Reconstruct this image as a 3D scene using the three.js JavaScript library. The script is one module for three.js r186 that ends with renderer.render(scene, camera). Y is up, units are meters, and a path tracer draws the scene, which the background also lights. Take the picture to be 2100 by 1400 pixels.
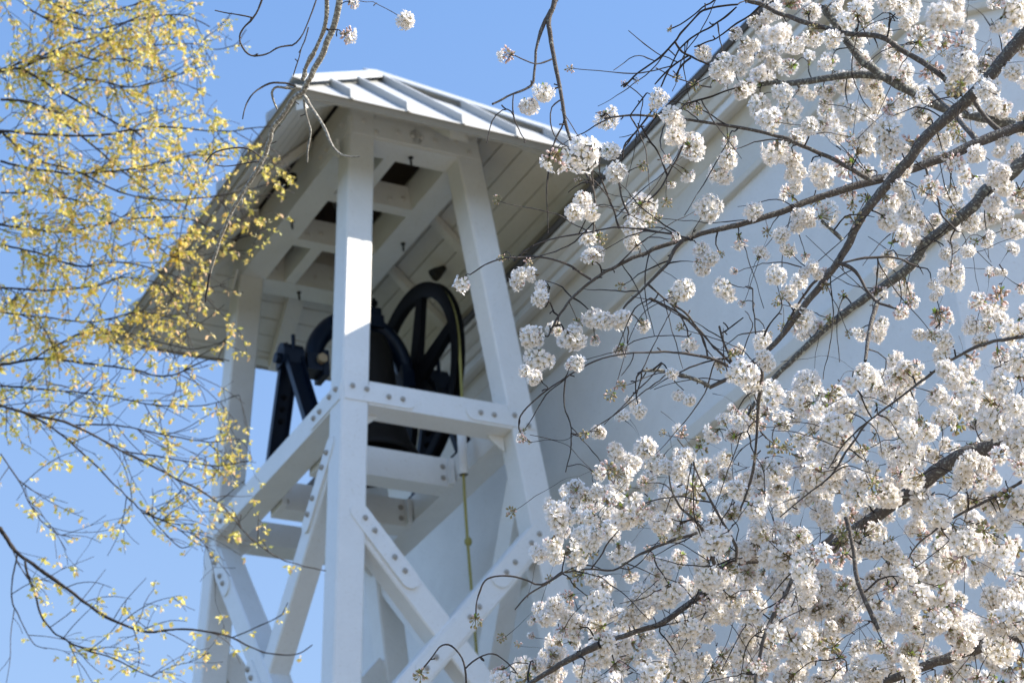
import * as THREE from 'three';
import { mergeGeometries, mergeVertices } from 'three/addons/utils/BufferGeometryUtils.js';
import { ImprovedNoise } from 'three/addons/math/ImprovedNoise.js';

// ---------------------------------------------------------------- camera, sky, sun, exposure
const scene = new THREE.Scene();
const V = (x, y, z) => new THREE.Vector3(x, y, z);
const EYE = V(0, 1.6, 0), FOCAL = 5024.9, PITCH = 0.5042, ROLL = -0.0845, YAW = 0.5173;
const FWD = V(0, Math.sin(PITCH), -Math.cos(PITCH));
const RT = V(1, 0, 0).multiplyScalar(Math.cos(ROLL)).addScaledVector(V(0, Math.cos(PITCH), Math.sin(PITCH)), Math.sin(ROLL));
const UP = V(1, 0, 0).multiplyScalar(-Math.sin(ROLL)).addScaledVector(V(0, Math.cos(PITCH), Math.sin(PITCH)), Math.cos(ROLL));
const camera = new THREE.PerspectiveCamera(2 * Math.atan(700 / FOCAL) * 180 / Math.PI, 1.5, 0.1, 2000);
camera.position.copy(EYE);
camera.quaternion.setFromRotationMatrix(new THREE.Matrix4().makeBasis(RT, UP, FWD.clone().negate()));
camera.focus = 6.9;
camera.userData.fStop = 7.5;

const renderer = new THREE.WebGLRenderer({ antialias: true });
renderer.toneMapping = THREE.LinearToneMapping;
renderer.toneMappingExposure = 2.05;
renderer.shadowMap.enabled = true;

// the tower's own axes: AR runs along its near right-hand side, AL along its near left-hand side
const AR = V(Math.cos(YAW), 0, -Math.sin(YAW)), AL = V(-Math.sin(YAW), 0, -Math.cos(YAW));
const SUN = V(0, 1, 0).addScaledVector(AR, 1.39).addScaledVector(AL, -1.05).normalize();
{ // clear spring sky: paler towards the horizon, darkest at a right angle to the sun (Rayleigh), with the sun's aureole
  const W = 256, H = 256, d = new Float32Array(W * H * 4);
  const stops = [[-90, 0.241, 0.232, 0.204], [-2, 0.418, 0.483, 0.557], [0, 0.436, 0.603, 0.835], [8, 0.316, 0.473, 0.742], [20, 0.187, 0.288, 0.461], [29, 0.139, 0.238, 0.438], [38, 0.105, 0.203, 0.411], [60, 0.097, 0.209, 0.483], [90, 0.093, 0.204, 0.492]];
  for (let j = 0; j < H; j++) {
    const e = ((j + .5) / H - .5) * 180, er = e * Math.PI / 180;
    let k = 0; while (k < stops.length - 2 && e > stops[k + 1][0]) k++;
    const a = stops[k], b = stops[k + 1], t = Math.min(1, Math.max(0, (e - a[0]) / (b[0] - a[0])));
    for (let i = 0; i < W; i++) {
      const az = ((i + .5) / W - .5) * 2 * Math.PI, dir = V(Math.cos(az) * Math.cos(er), Math.sin(er), Math.sin(az) * Math.cos(er)), cg = dir.dot(SUN), g = Math.acos(Math.min(1, Math.max(-1, cg)));
      const ray = e > 0 ? 1 + .85 * cg * cg : 1, mie = e > 0 ? .55 * Math.exp(-g / .30) : 0, o = (j * W + i) * 4;
      for (let c = 0; c < 3; c++) d[o + c] = (a[c + 1] + (b[c + 1] - a[c + 1]) * t) * ray + mie * [1, .97, .9][c];
      d[o + 3] = 1;
    }
  }
  const sky = new THREE.DataTexture(d, W, H, THREE.RGBAFormat, THREE.FloatType);
  sky.mapping = THREE.EquirectangularReflectionMapping; sky.magFilter = THREE.LinearFilter; sky.needsUpdate = true;
  scene.background = sky; scene.environment = sky;
}
const sun = new THREE.DirectionalLight(new THREE.Color(1, .905, .78), 5);
sun.target.position.set(0, 5, -12); sun.position.copy(SUN).multiplyScalar(120).add(sun.target.position);
sun.castShadow = true; sun.shadow.mapSize.set(4096, 4096);
Object.assign(sun.shadow.camera, { left: -35, right: 35, top: 35, bottom: -35, near: 1, far: 260 });
scene.add(sun, sun.target);

// ---------------------------------------------------------------- helpers
let seed = 20240;
const rnd = () => { seed = (seed + 0x6d2b79f5) | 0; let t = Math.imul(seed ^ (seed >>> 15), 1 | seed); t = (t + Math.imul(t ^ (t >>> 7), 61 | t)) ^ t; return ((t ^ (t >>> 14)) >>> 0) / 4294967296; };
const rr = (a, b) => a + (b - a) * rnd();
const noise = new ImprovedNoise();
const rdir = () => { const z = rr(-1, 1), a = rr(0, Math.PI * 2), s = Math.sqrt(1 - z * z); return V(s * Math.cos(a), z, s * Math.sin(a)); };
const at = (px, py, d) => EYE.clone().addScaledVector(FWD, d).addScaledVector(RT, (px - 1050) / FOCAL * d).addScaledVector(UP, -(py - 700) / FOCAL * d);
const names = {};
const numbered = (n) => { const k = names[n] = (names[n] ?? -1) + 1; return k ? n + '_' + String(k).padStart(3, '0') : n; };
function thing(name, label, category, pos = V(0, 0, 0), turn = 0, group) {
  const o = new THREE.Group(); o.name = numbered(name); o.position.copy(pos); o.rotation.y = turn;
  o.userData = { label, category }; if (group) o.userData.group = group;
  scene.add(o); return o;
}
function mesh(name, geo, mat, parent, extra) {
  const m = new THREE.Mesh(geo, mat); m.name = name; m.castShadow = m.receiveShadow = true;
  if (extra) Object.assign(m.userData, extra);
  parent.add(m); return m;
}
// a solid from two matching rings of points (convex), flat shaded, uv in metres
function loft(A, B) {
  const n = A.length, c = V(0, 0, 0), P = [], N = [], U = [];
  for (const p of A) c.add(p); for (const p of B) c.add(p); c.divideScalar(2 * n);
  const tri = (a, b, d) => {
    let nn = b.clone().sub(a).cross(d.clone().sub(a)); if (nn.lengthSq() < 1e-14) return; nn.normalize();
    if (nn.dot(a.clone().sub(c)) < 0) { [b, d] = [d, b]; nn.negate(); }
    const ax = Math.abs(nn.x), ay = Math.abs(nn.y), az = Math.abs(nn.z);
    for (const p of [a, b, d]) { P.push(p.x, p.y, p.z); N.push(nn.x, nn.y, nn.z); ay > ax && ay > az ? U.push(p.x, p.z) : ax > az ? U.push(p.z, p.y) : U.push(p.x, p.y); }
  };
  for (let i = 0; i < n; i++) { const j = (i + 1) % n; tri(A[i], A[j], B[j]); tri(A[i], B[j], B[i]); }
  for (let i = 1; i < n - 1; i++) { tri(A[0], A[i], A[i + 1]); tri(B[0], B[i], B[i + 1]); }
  return geom(P, N, U);
}
function geom(P, N, U, C, I) {
  const g = new THREE.BufferGeometry();
  g.setAttribute('position', new THREE.BufferAttribute(Float32Array.from(P), 3));
  if (N) g.setAttribute('normal', new THREE.BufferAttribute(Float32Array.from(N), 3));
  if (U) g.setAttribute('uv', new THREE.BufferAttribute(Float32Array.from(U), 2));
  if (C) g.setAttribute('color', new THREE.BufferAttribute(Float32Array.from(C), 3));
  if (I) g.setIndex(I);
  if (!N) g.computeVertexNormals();
  return g;
}
// a tube along points with a radius at each, smooth, uv in metres
function tube(pts, rad, sides = 6, step = 0.03, rough = 0) {
  const curve = new THREE.CatmullRomCurve3(pts, false, 'centripetal'), len = curve.getLength(), n = Math.max(pts.length, Math.min(160, Math.ceil(len / step)));
  const P = [], N = [], U = [], I = []; let side = null, prev = null, run = 0;
  for (let i = 0; i <= n; i++) {
    const t = i / n, p = curve.getPoint(t), d = curve.getTangent(t), f = t * (rad.length - 1), k = Math.min(rad.length - 2, Math.floor(f));
    let r = rad[k] + (rad[k + 1] - rad[k]) * (f - k);
    if (!side) side = Math.abs(d.y) < .9 ? V(0, 1, 0).cross(d).normalize() : V(1, 0, 0).cross(d).normalize();
    side.addScaledVector(d, -side.dot(d)).normalize(); const other = d.clone().cross(side);
    if (prev) run += p.distanceTo(prev); prev = p;
    for (let s = 0; s <= sides; s++) {
      const a = s / sides * Math.PI * 2, o = side.clone().multiplyScalar(Math.cos(a)).addScaledVector(other, Math.sin(a));
      const rq = r * (1 + rough * noise.noise(p.x * 55 + Math.cos(a) * 1.3, p.y * 55 + Math.sin(a) * 1.3, p.z * 55));
      P.push(p.x + o.x * rq, p.y + o.y * rq, p.z + o.z * rq); N.push(o.x, o.y, o.z); U.push(s / sides * Math.max(.05, Math.round(2 * Math.PI * r * 20) / 20), run);
    }
  }
  const w = sides + 1;
  for (let i = 0; i < n; i++) for (let s = 0; s < sides; s++) { const a = i * w + s; I.push(a, a + 1, a + w, a + 1, a + w + 1, a + w); }
  for (const [row, flip] of [[0, 1], [n, 0]]) for (let s = 1; s < sides - 1; s++) I.push(row * w, row * w + s + (flip ? 1 : 0), row * w + s + (flip ? 0 : 1));
  return geom(P, N, U, null, I);
}
// tiling colour + bump texture from layered noise: f(u, v) in 0..1 gives [r, g, b, height]
function texture(size, f, repeat) {
  const c = new Uint8Array(size * size * 4), h = new Uint8Array(size * size * 4);
  for (let y = 0; y < size; y++) for (let x = 0; x < size; x++) {
    const [r, g, b, k] = f(x / size, y / size), o = (y * size + x) * 4;
    c[o] = r * 255; c[o + 1] = g * 255; c[o + 2] = b * 255; h[o] = h[o + 1] = h[o + 2] = k * 255; c[o + 3] = h[o + 3] = 255;
  }
  return [c, h].map((d, i) => { const t = new THREE.DataTexture(d, size, size); t.wrapS = t.wrapT = THREE.RepeatWrapping; t.magFilter = THREE.LinearFilter; t.repeat.set(repeat, repeat); if (!i) t.colorSpace = THREE.SRGBColorSpace; t.needsUpdate = true; return t; });
}
const tn = (u, v, f, s) => { // noise that tiles over the unit square
  const a = u * Math.PI * 2, b = v * Math.PI * 2, k = f / 6.283;
  return noise.noise(Math.cos(a) * k + s, Math.sin(a) * k + Math.cos(b) * k * 1.01 + s * 2, Math.sin(b) * k + s * 3);
};
const clamp = (x, a = 0, b = 1) => Math.min(b, Math.max(a, x));
const std = (o) => new THREE.MeshStandardMaterial(o);

// ---------------------------------------------------------------- materials
const [paintMap, paintBump] = texture(512, (u, v) => {
  const n = .5 + .5 * tn(u, v, 7, 1), m = .5 + .5 * tn(u, v, 40, 4), fleck = clamp((tn(u, v, 90, 9) - .42) * 5);
  const k = .965 + .035 * n - .02 * m - .05 * fleck;
  return [k, k * (.998 - .01 * fleck), k * (.99 - .03 * fleck), .5 + .3 * (m - .5)];
}, .7);
const M = {
  paint: std({ color: new THREE.Color().setRGB(.80, .80, .785), roughness: .5, map: paintMap, bumpMap: paintBump, bumpScale: .002 }),
  soffit: std({ color: new THREE.Color().setRGB(.80, .785, .745), roughness: .6, map: paintMap }),
  roofMetal: std({ color: new THREE.Color().setRGB(.47, .48, .47), roughness: .42, map: paintMap }),
  fascia: std({ color: new THREE.Color().setRGB(.34, .31, .26), roughness: .6, map: paintMap }),
  brass: std({ color: new THREE.Color().setRGB(.35, .26, .15), roughness: .5, metalness: .4 }),
  boltPale: std({ color: new THREE.Color().setRGB(.62, .60, .56), roughness: .5 }),
  bolt: std({ color: new THREE.Color().setRGB(.36, .33, .285), roughness: .5 }),
  iron: new THREE.MeshPhysicalMaterial({ color: new THREE.Color().setRGB(.004, .009, .02), roughness: .34, specularIntensity: .35 }),
  ironDull: new THREE.MeshPhysicalMaterial({ color: new THREE.Color().setRGB(.006, .006, .007), roughness: .6, specularIntensity: .12 }),
  bronze: new THREE.MeshPhysicalMaterial({ color: new THREE.Color().setRGB(.010, .009, .008), roughness: .55, specularIntensity: .3 }),
  rope: std({ color: new THREE.Color().setRGB(.30, .27, .085), roughness: .9 }),
  lampBlack: std({ color: new THREE.Color().setRGB(.015, .014, .013), roughness: .55 }),
  wall: std({ color: new THREE.Color().setRGB(.78, .775, .76), roughness: .8, map: paintMap, bumpMap: paintBump, bumpScale: .003 }),
  cornice: std({ color: new THREE.Color().setRGB(.70, .68, .63), roughness: .65, map: paintMap }),
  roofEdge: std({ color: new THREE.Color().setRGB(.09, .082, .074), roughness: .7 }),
  deck: std({ color: new THREE.Color().setRGB(.075, .055, .042), roughness: .9 }),
  shingle: std({ color: new THREE.Color().setRGB(.07, .065, .06), roughness: .9 }),
};
{
  const [gm] = texture(512, (u, v) => { const a = .5 + .5 * tn(u, v, 9, 2), b = .5 + .5 * tn(u, v, 60, 3), k = .75 + .2 * a + .2 * (b - .5); return [.39 * k, .385 * k, .25 * k, b]; }, 1 / 6);
  const [pm] = texture(512, (u, v) => { const a = .5 + .5 * tn(u, v, 9, 5), b = .5 + .5 * tn(u, v, 70, 6), k = .85 + .1 * a + .12 * (b - .5); return [.65 * k, .59 * k, .49 * k, b]; }, 1 / 4);
  M.ground = std({ color: 0xffffff, roughness: .95, map: gm });
  M.bouncePaving = std({ color: 0xffffff, roughness: .9, map: pm });
}
const bark = (lo, hi, amount, s) => texture(256, (u, v) => {
  const l = clamp((tn(u, v, 16, s) + .35 * tn(u, v, 44, s + 3) - .32 + amount) * 2.6), g = .5 + .5 * tn(u, v, 60, s + 7), ring = .5 + .5 * Math.sin(v * 6.283 * 9 + 5 * tn(u, v, 12, s + 5));
  const k = .8 + .35 * g - .1 * ring; return [0, 1, 2].map((c) => clamp(lo[c] * k * (1 - l) + hi[c] * l * (.8 + .3 * g))).concat(clamp(.35 * g + .3 * l + .2 * ring));
}, 8);
{
  const [c1, b1] = bark([.36, .335, .315], [.58, .585, .54], .08, 11), [c2, b2] = bark([.30, .275, .26], [.48, .465, .435], -.04, 21), [c3, b3] = bark([.38, .37, .35], [.64, .65, .60], .2, 31), [c4, b4] = bark([.19, .165, .15], [.34, .31, .29], -.1, 41);
  M.limb = std({ map: c1, bumpMap: b1, bumpScale: .004, roughness: .9 });
  M.twig = std({ map: c2, bumpMap: b2, bumpScale: .001, roughness: .85 });
  M.lichen = std({ map: c3, bumpMap: b3, bumpScale: .003, roughness: .95 });
  const [c5, b5] = bark([.55, .53, .49], [.80, .80, .75], .25, 51); M.paleLichen = std({ map: c5, bumpMap: b5, bumpScale: .004, roughness: .95 });
  M.darkTwig = std({ map: c4, roughness: .85 });
}
M.flower = new THREE.MeshPhysicalMaterial({ vertexColors: true, roughness: .85, transmission: .34, thickness: 0, side: THREE.DoubleSide });
M.leaf = new THREE.MeshPhysicalMaterial({ vertexColors: true, roughness: .75, transmission: .58, thickness: 0, side: THREE.DoubleSide });

// ---------------------------------------------------------------- ground
{
  const g = new THREE.CircleGeometry(900, 64).rotateX(-Math.PI / 2), uv = g.attributes.uv; for (let i = 0; i < uv.count; i++) uv.setXY(i, uv.getX(i) * 1800, uv.getY(i) * 1800);
  const m = mesh('ground', g, M.ground, scene); m.userData.kind = 'structure';
  const f = new THREE.PlaneGeometry(22, 44).rotateX(-Math.PI / 2), fu = f.attributes.uv; for (let i = 0; i < fu.count; i++) fu.setXY(i, fu.getX(i) * 22, fu.getY(i) * 44);
  mesh('bounce_pavement', f, M.bouncePaving, scene, { kind: 'structure' }).position.set(6, .004, -8);  // unseen pale sheet, added to bounce warm light up under the tower
}

// ---------------------------------------------------------------- where tower and building stand
const H = 11.351, ORIGIN = V(-1.4229, 0, -19.8264);
const T = (R, L, z) => V(R, z + H, -L);                 // tower axes to its own group
const hR = (z) => .9075 - .093 * z, hL = (z) => 1.5573 - .0468 * z, W = .25;

// ---------------------------------------------------------------- white building behind
{
  const b = thing('white_building', 'large white rendered building with deep moulded cornice, behind the bell tower', 'building', ORIGIN, YAW);
  const path = (o, far = 4.2) => [[9, far + o], [1.7 - o, far + o], [1.7 - o, -6.3 - .4142 * o], [4.2 - .4142 * o, -8.8 - o], [10, -8.8 - o]];
  const run = (name, prof, mat) => { // prof: convex [offset, z] ring, swept along the wall
    const parts = [];
    for (let i = 0; i < 4; i++) {
      const ring = (k) => prof.map(([o, z]) => { const [R, L] = path(o)[k]; return T(R, L, z); });
      parts.push(loft(ring(i), ring(i + 1)));
    }
    return mesh(name, mergeGeometries(parts), mat, b);
  };
  const foot = path(0), ring = (z) => foot.concat([]).map(([R, L]) => T(R, L, z));
  mesh('wall', loft(ring(-H), ring(1.62)), M.wall, b);
  const rp = path(.45), slab = (z, s = 1) => rp.map(([R, L]) => T(7 + (R - 7) * s, -2.3 + (L + 2.3) * s, z));
  const roof = mesh('roof', loft(slab(1.935), slab(5.3, .12)), M.shingle, b);
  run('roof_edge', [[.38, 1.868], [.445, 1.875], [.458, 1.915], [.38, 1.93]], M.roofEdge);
  run('crown_moulding', [[.30, 1.805], [.415, 1.825], [.425, 1.862], [.30, 1.862]], M.cornice);
  run('crown_moulding', [[.30, 1.71], [.355, 1.745], [.40, 1.80], [.30, 1.80]], M.cornice);
  run('crown_moulding', [[.25, 1.645], [.29, 1.645], [.32, 1.705], [.25, 1.705]], M.cornice);
  run('cornice_fillet', [[.21, 1.565], [.262, 1.565], [.262, 1.64], [.21, 1.64]], M.paint);
  run('cornice_soffit', [[.03, 1.59], [.22, 1.59], [.22, 1.615], [.03, 1.615]], M.cornice);
  run('bed_moulding', [[.03, 1.44], [.055, 1.46], [.12, 1.585], [.03, 1.585]], M.cornice);
  run('frieze_board', [[-.01, 1.075], [.045, 1.075], [.045, 1.46], [-.01, 1.46]], M.cornice);
  run('frieze_fillet', [[-.01, 1.015], [.062, 1.015], [.075, 1.06], [-.01, 1.06]], M.cornice);
  run('belt_course', [[-.01, -.80], [.075, -.80], [.085, -.69], [-.01, -.66]], M.cornice);
}

// ---------------------------------------------------------------- bell tower
const tower = thing('bell_tower', 'white painted open bell tower with battered posts, cross braces and standing-seam hip roof', 'bell tower', ORIGIN, YAW);
const hexGeo = new THREE.CylinderGeometry(.017, .019, .024, 6).rotateX(Math.PI / 2);
const headGeo = mergeGeometries([hexGeo.toNonIndexed(), new THREE.CylinderGeometry(.027, .027, .006, 10).rotateX(Math.PI / 2).translate(0, 0, -.01).toNonIndexed()]);
// point on a face of the tower frame: u along it, height z, d inwards from its outer plane
const FACES = {
  front: { p: (u, z, d) => T(u, -(hL(z) - d), z), n: V(0, 0, 1), h: hR },
  back: { p: (u, z, d) => T(u, hL(z) - d, z), n: V(0, 0, -1), h: hR },
  left: { p: (u, z, d) => T(-(hR(z) - d), u, z), n: V(-1, 0, 0), h: hL },
  right: { p: (u, z, d) => T(hR(z) - d, u, z), n: V(1, 0, 0), h: hL },
};
{
  const c = .014;
  for (const sr of [-1, 1]) for (const sl of [-1, 1]) {
    const ring = (z) => {
      const o = (i, j) => T(sr * (hR(z) - i), sl * (hL(z) - j), z);
      return [o(c, 0), o(0, c), o(0, W - c), o(c, W), o(W - c, W), o(W, W - c), o(W, c), o(W - c, 0)];
    };
    mesh('corner_post', loft(ring(-H), ring(2.86)), M.paint, tower);
  }
  const beam = (name, f, zt, zb, d0, d1, mat = M.paint) => {
    const F = FACES[f], e = (z) => F.h(z) - W - .001;
    const q = (z) => [F.p(-e(z), z, d0), F.p(e(z), z, d0), F.p(e(z), z, d1), F.p(-e(z), z, d1)];
    return mesh(name, loft(q(zb), q(zt)), mat, tower);
  };
  const brace = (f, u0, z0, u1, z1, w, d0, d1) => {
    const F = FACES[f], l = Math.hypot(u1 - u0, z1 - z0), nx = -(z1 - z0) / l * w / 2, nz = (u1 - u0) / l * w / 2, k = .012;
    const q = (u, z) => [F.p(u + nx, z + nz, d0 + k), F.p(u + nx - nx * 2 * k / w, z + nz - nz * 2 * k / w, d0), F.p(u - nx + nx * 2 * k / w, z - nz + nz * 2 * k / w, d0), F.p(u - nx, z - nz, d0 + k), F.p(u - nx, z - nz, d1), F.p(u + nx, z + nz, d1)];
    return mesh('diagonal_brace', loft(q(u0, z0), q(u1, z1)), M.paint, tower);
  };
  // rounded plate lying on a face, with bolts as its own pieces
  const plate = (f, u0, z0, u1, z1, w, bolts, cut0 = false) => {
    const F = FACES[f], l = Math.hypot(u1 - u0, z1 - z0), du = (u1 - u0) / l, dz = (z1 - z0) / l, out = [];
    const cap = (s, t0) => { for (let i = 0; i <= 8; i++) { const a = t0 + i / 8 * Math.PI; out.push([s, Math.cos(a) * w / 2, Math.sin(a) * w / 2]); } };
    cap(l, -Math.PI / 2); if (cut0) out.push([0, 0, w / 2], [0, 0, -w / 2]); else cap(0, Math.PI / 2);
    const ring = (d) => out.map(([s, x, y]) => F.p(u0 + du * (s + x) - dz * y, z0 + dz * (s + x) + du * y, d));
    const pl = mesh('gusset_plate', loft(ring(-.009), ring(.02)), M.paint, tower);
    for (const [s, y] of bolts) {
      const bt = mesh('bolt', headGeo, z0 > 2 ? M.boltPale : M.bolt, pl);
      bt.position.copy(F.p(u0 + du * s - dz * y, z0 + dz * s + du * y, -.018)); bt.lookAt(bt.position.clone().add(F.n)); bt.rotateZ(rnd() * 3);
    }
  };
  for (const f of ['front', 'back', 'left', 'right']) {
    const fr = f === 'front' || f === 'back';
    beam('platform_beam', f, 0, -.2305, .004, .26);
    beam('head_beam', f, 2.86, 2.573, .004, .264);
    beam('lower_beam', f, -3.7, -3.95, .004, .26);
    beam('lower_beam', f, -7.6, -7.85, .004, .26);
    const h0 = FACES[f].h(-.12), hw = FACES[f].h(2.7);
    // braces cross below the platform
    const S = fr ? [[-.80, -1.339, 1.17, -3.98, 1.341], [.812, -1.25, -1.15, -3.50, 1.144]] : [[-1.34, -.636, 1.32, -3.93, 1.24], [1.30, -.438, -1.35, -3.69, 1.226]];
    brace(f, S[0][0], S[0][1], S[0][2], S[0][3], .235, .016, .2);
    brace(f, S[1][0], S[1][1], S[1][2], S[1][3], .22, .006, .21);
    // plates: platform beam ends, brace ends, brace crossing, head beam ends
    plate(f, -h0 + .02, -.13, -h0 + .60, -.13, .16, [[.07, .05], [.20, .04], [.40, 0], [.53, 0]], true);
    plate(f, h0 - .02, -.13, h0 - .60, -.13, .16, [[.07, .05], [.20, -.03], [.40, 0], [.53, 0]], true);
    const dir = (k) => { const [u0, z0, u1, z1] = S[k], l = Math.hypot(u1 - u0, z1 - z0); return [(u1 - u0) / l, (z1 - z0) / l]; };
    for (const k of [0, 1]) {
      const [du, dz] = dir(k), [u0, z0] = S[k], q = k ? .03 : .03;
      plate(f, u0 - du * .06 + dz * 0, z0 - dz * .06 + .02, u0 + du * .62, z0 + dz * .62 + .02, .17, [[.06, 0], [.19, 0], [.46, 0], [.60, 0]]);
      if (k) plate(f, -.093 + du * -.42, -2.29 + dz * -.42, -.093 + du * .42, -2.29 + dz * .42, .15, [[.02, 0], [.16, 0], [.68, 0], [.82, 0]]);
    }
    plate(f, -hw + .03, 2.70, -hw + .62, 2.70, .2, [[.10, .05], [.22, -.05], [.44, 0], [.58, 0]], true);
    plate(f, hw - .03, 2.70, hw - .62, 2.70, .2, [[.10, .05], [.22, -.05], [.44, 0], [.58, 0]], true);
  }
  // inside faces of the head beams carry bolts as well
  const boxT = (name, R0, R1, L0, L1, z0, z1, mat, parent = tower) => mesh(name, loft([T(R0, L0, z0), T(R1, L0, z0), T(R1, L1, z0), T(R0, L1, z0)], [T(R0, L0, z1), T(R1, L0, z1), T(R1, L1, z1), T(R0, L1, z1)]), mat, parent);
  for (const [a, b] of [[-.45, -.24], [.44, .65]]) {
    const m = boxT('bell_beam', -.65, .65, a, b, -.28, 0, M.paint);
    for (const x of [-.58, .56]) for (const zz of [-.09, -.2]) { const bt = mesh('bolt', headGeo, M.bolt, m); bt.position.copy(T(x, a - .008, zz)); }
    boxT('bearing_angle', .60, .648, a - .06, a, -.27, -.02, M.paint); boxT('bearing_angle', -.648, -.60, a - .06, a, -.27, -.02, M.paint);
  }
  for (const [a, b] of [[-.47, -.344], [.376, .502]]) {
    const m = boxT('ceiling_joist', -.405, .405, a, b, 2.573, 2.83, M.paint);
    for (const x of [-.30, -.16, .18, .32]) { const bt = mesh('bolt', headGeo, M.boltPale, m); bt.position.copy(T(x, a - .008, 2.64 + .1 * (rnd() - .2))); }
  }
  boxT('ceiling_joist', -.21, -.095, -1.17, -.472, 2.576, 2.83, M.paint);
  boxT('ceiling_joist', -.21, -.095, .504, 1.17, 2.576, 2.83, M.paint);
  for (const sl of [-1, 1]) for (const x of [-.3, -.13, .12, .29]) { const bt = mesh('bolt', headGeo, M.boltPale, tower); bt.position.copy(T(x, sl * 1.178 - (sl > 0 ? .008 : -.008), 2.70)); bt.rotation.y = sl > 0 ? 0 : Math.PI; }
  // knee plates under the platform corners
  for (const sr of [-1, 1]) for (const sl of [-1, 1]) {
    const z = -.231, a = sr * (hR(z) - W), b = sl * (hL(z) - W), t = .02;
    const q = (d) => [T(a, b - sl * d, z), T(a - sr * .15, b - sl * d, z), T(a - sr * .15, b - sl * d, z - .02), T(a, b - sl * d, z - .14)];
    mesh('knee_plate', loft(q(-.08), q(-.08 + t)), M.paint, tower);
    const q2 = (d) => [T(a - sr * d, b, 2.574), T(a - sr * d, b - sl * .22, 2.574), T(a - sr * d, b, 2.574 - .2)];
    mesh('knee_plate', loft(q2(-.06), q2(-.04)), M.paint, tower);
  }
  // ---- roof
  const roof = new THREE.Group(); roof.name = 'roof'; tower.add(roof);
  const eR = 1.5994, eL = 2.3516, ze = 2.268, zp = 3.825, rise = (zp - ze), TAN = rise / eR, TANL = rise / 1.645;
  // side description: along (half length), p(along, inset, lift) ; lift is along +y
  const SIDES = [
    { half: eR, in: 1.645, inset: (u) => (eR - Math.abs(u)) * 1.645 / eR, p: (u, x, y) => T(u, -eL + x, ze + x * TANL + y), k: eR / 1.645, n: 6 },
    { half: eR, in: 1.645, inset: (u) => (eR - Math.abs(u)) * 1.645 / eR, p: (u, x, y) => T(u, eL - x, ze + x * TANL + y), k: eR / 1.645, n: 6 },
    { half: eL, in: eR, inset: (u) => Math.min(eR, (eL - Math.abs(u)) * eR / 1.645), p: (u, x, y) => T(-eR + x, u, ze + x * TAN + y), k: 1.645 / eR, n: 8 },
    { half: eL, in: eR, inset: (u) => Math.min(eR, (eL - Math.abs(u)) * eR / 1.645), p: (u, x, y) => T(eR - x, u, ze + x * TAN + y), k: 1.645 / eR, n: 8 },
  ];
  for (const s of SIDES) {
    const step = 2 * s.half / s.n;
    for (let i = 0; i < s.n; i++) {
      const a = -s.half + i * step, b = a + step, pts = [[a, 0], [b, 0]];
      if (s.inset(b) > .001) pts.push([b, s.inset(b)]);
      const kink = s.half - 1.645; // ridge end on the long sides
      if (s.in !== 1.645) for (const kk of [kink, -kink]) if (kk > a + .01 && kk < b - .01) pts.push([kk, s.inset(kk)]);
      if (s.inset(a) > .001) pts.push([a, s.inset(a)]);
      mesh('roof_panel', loft(pts.map(([u, x]) => s.p(u, x, 0)), pts.map(([u, x]) => s.p(u, x, -.014))), M.roofMetal, roof);
    }
    { // boarded deck under the metal
      const kk = s.in === 1.645 ? 0 : s.half - 1.645, r4 = (y, o) => [s.p(-s.half + o, o, y), s.p(s.half - o, o, y), s.p(kk, s.in - .03, y), s.p(-kk, s.in - .03, y)];
      mesh('roof_deck', loft(r4(-.032, .06), r4(-.06, .09)), M.deck, roof);
    }
    for (let i = 1; i < s.n; i++) {
      const u = -s.half + i * step, x1 = s.inset(u) - .13, w = .017; if (x1 < .1) continue;
      const q = (x) => [s.p(u - w, x, 0), s.p(u + w, x, 0), s.p(u + w, x, .092), s.p(u - w, x, .092)];
      mesh('batten_seam', loft(q(-.012), q(x1)), M.roofMetal, roof);
    }
    // soffit boards, parallel to the eave, under the overhang
    const bw = .128, drop = .105;
    for (let i = 0; i < 7; i++) {
      const x0 = .065 + i * bw, x1 = x0 + bw - .009, e0 = s.half - x0 * s.k - .004, e1 = s.half - x1 * s.k - .004, y = -drop;
      const q = (yy) => [s.p(-e0, x0, yy), s.p(e0, x0, yy), s.p(e1, x1, yy), s.p(-e1, x1, yy)];
      mesh('soffit_board', loft(q(y), q(y + .02)), M.soffit, roof);
    }
    // fascia square to the slope, and a trim strip where it meets the soffit
    const f0 = s.half - .012 * s.k, fq = (sg) => [[.012, -.018], [.058, -drop - .006], [.082, -drop - .006], [.04, -.018]].map(([x, y]) => s.p(sg * (s.half - x * s.k), x, y));
    mesh('fascia_board', loft(fq(-1), fq(1)), M.fascia, roof);
    const tq = (sg) => [[.10, -drop - .03], [.15, -drop - .03], [.15, -drop - .002], [.10, -drop - .002]].map(([x, y]) => s.p(sg * (s.half - x * s.k), x, y));
    mesh('soffit_trim', loft(tq(-1), tq(1)), M.paint, roof);
  }
  // hip and ridge caps, folded over the battens
  const peakF = [0, -(eL - 1.645)], peakB = [0, eL - 1.645];
  for (const sr of [-1, 1]) for (const sl of [-1, 1]) {
    const capPart = (s, sgn) => {
      const w = .15, y0 = .088, q = (x) => { const u = sgn * (s.half - x * s.k); return [s.p(u, x, y0 + .02), s.p(u - sgn * w * s.k, x + .0, y0), s.p(u - sgn * w * s.k, x, y0 - .02), s.p(u, x, y0)]; };
      return loft(q(-.02), q(s.in - .001));
    };
    mesh('hip_cap', mergeGeometries([capPart(SIDES[sl < 0 ? 0 : 1], sr), capPart(SIDES[sr < 0 ? 2 : 3], sl)]), M.roofMetal, roof);
  }
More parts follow.
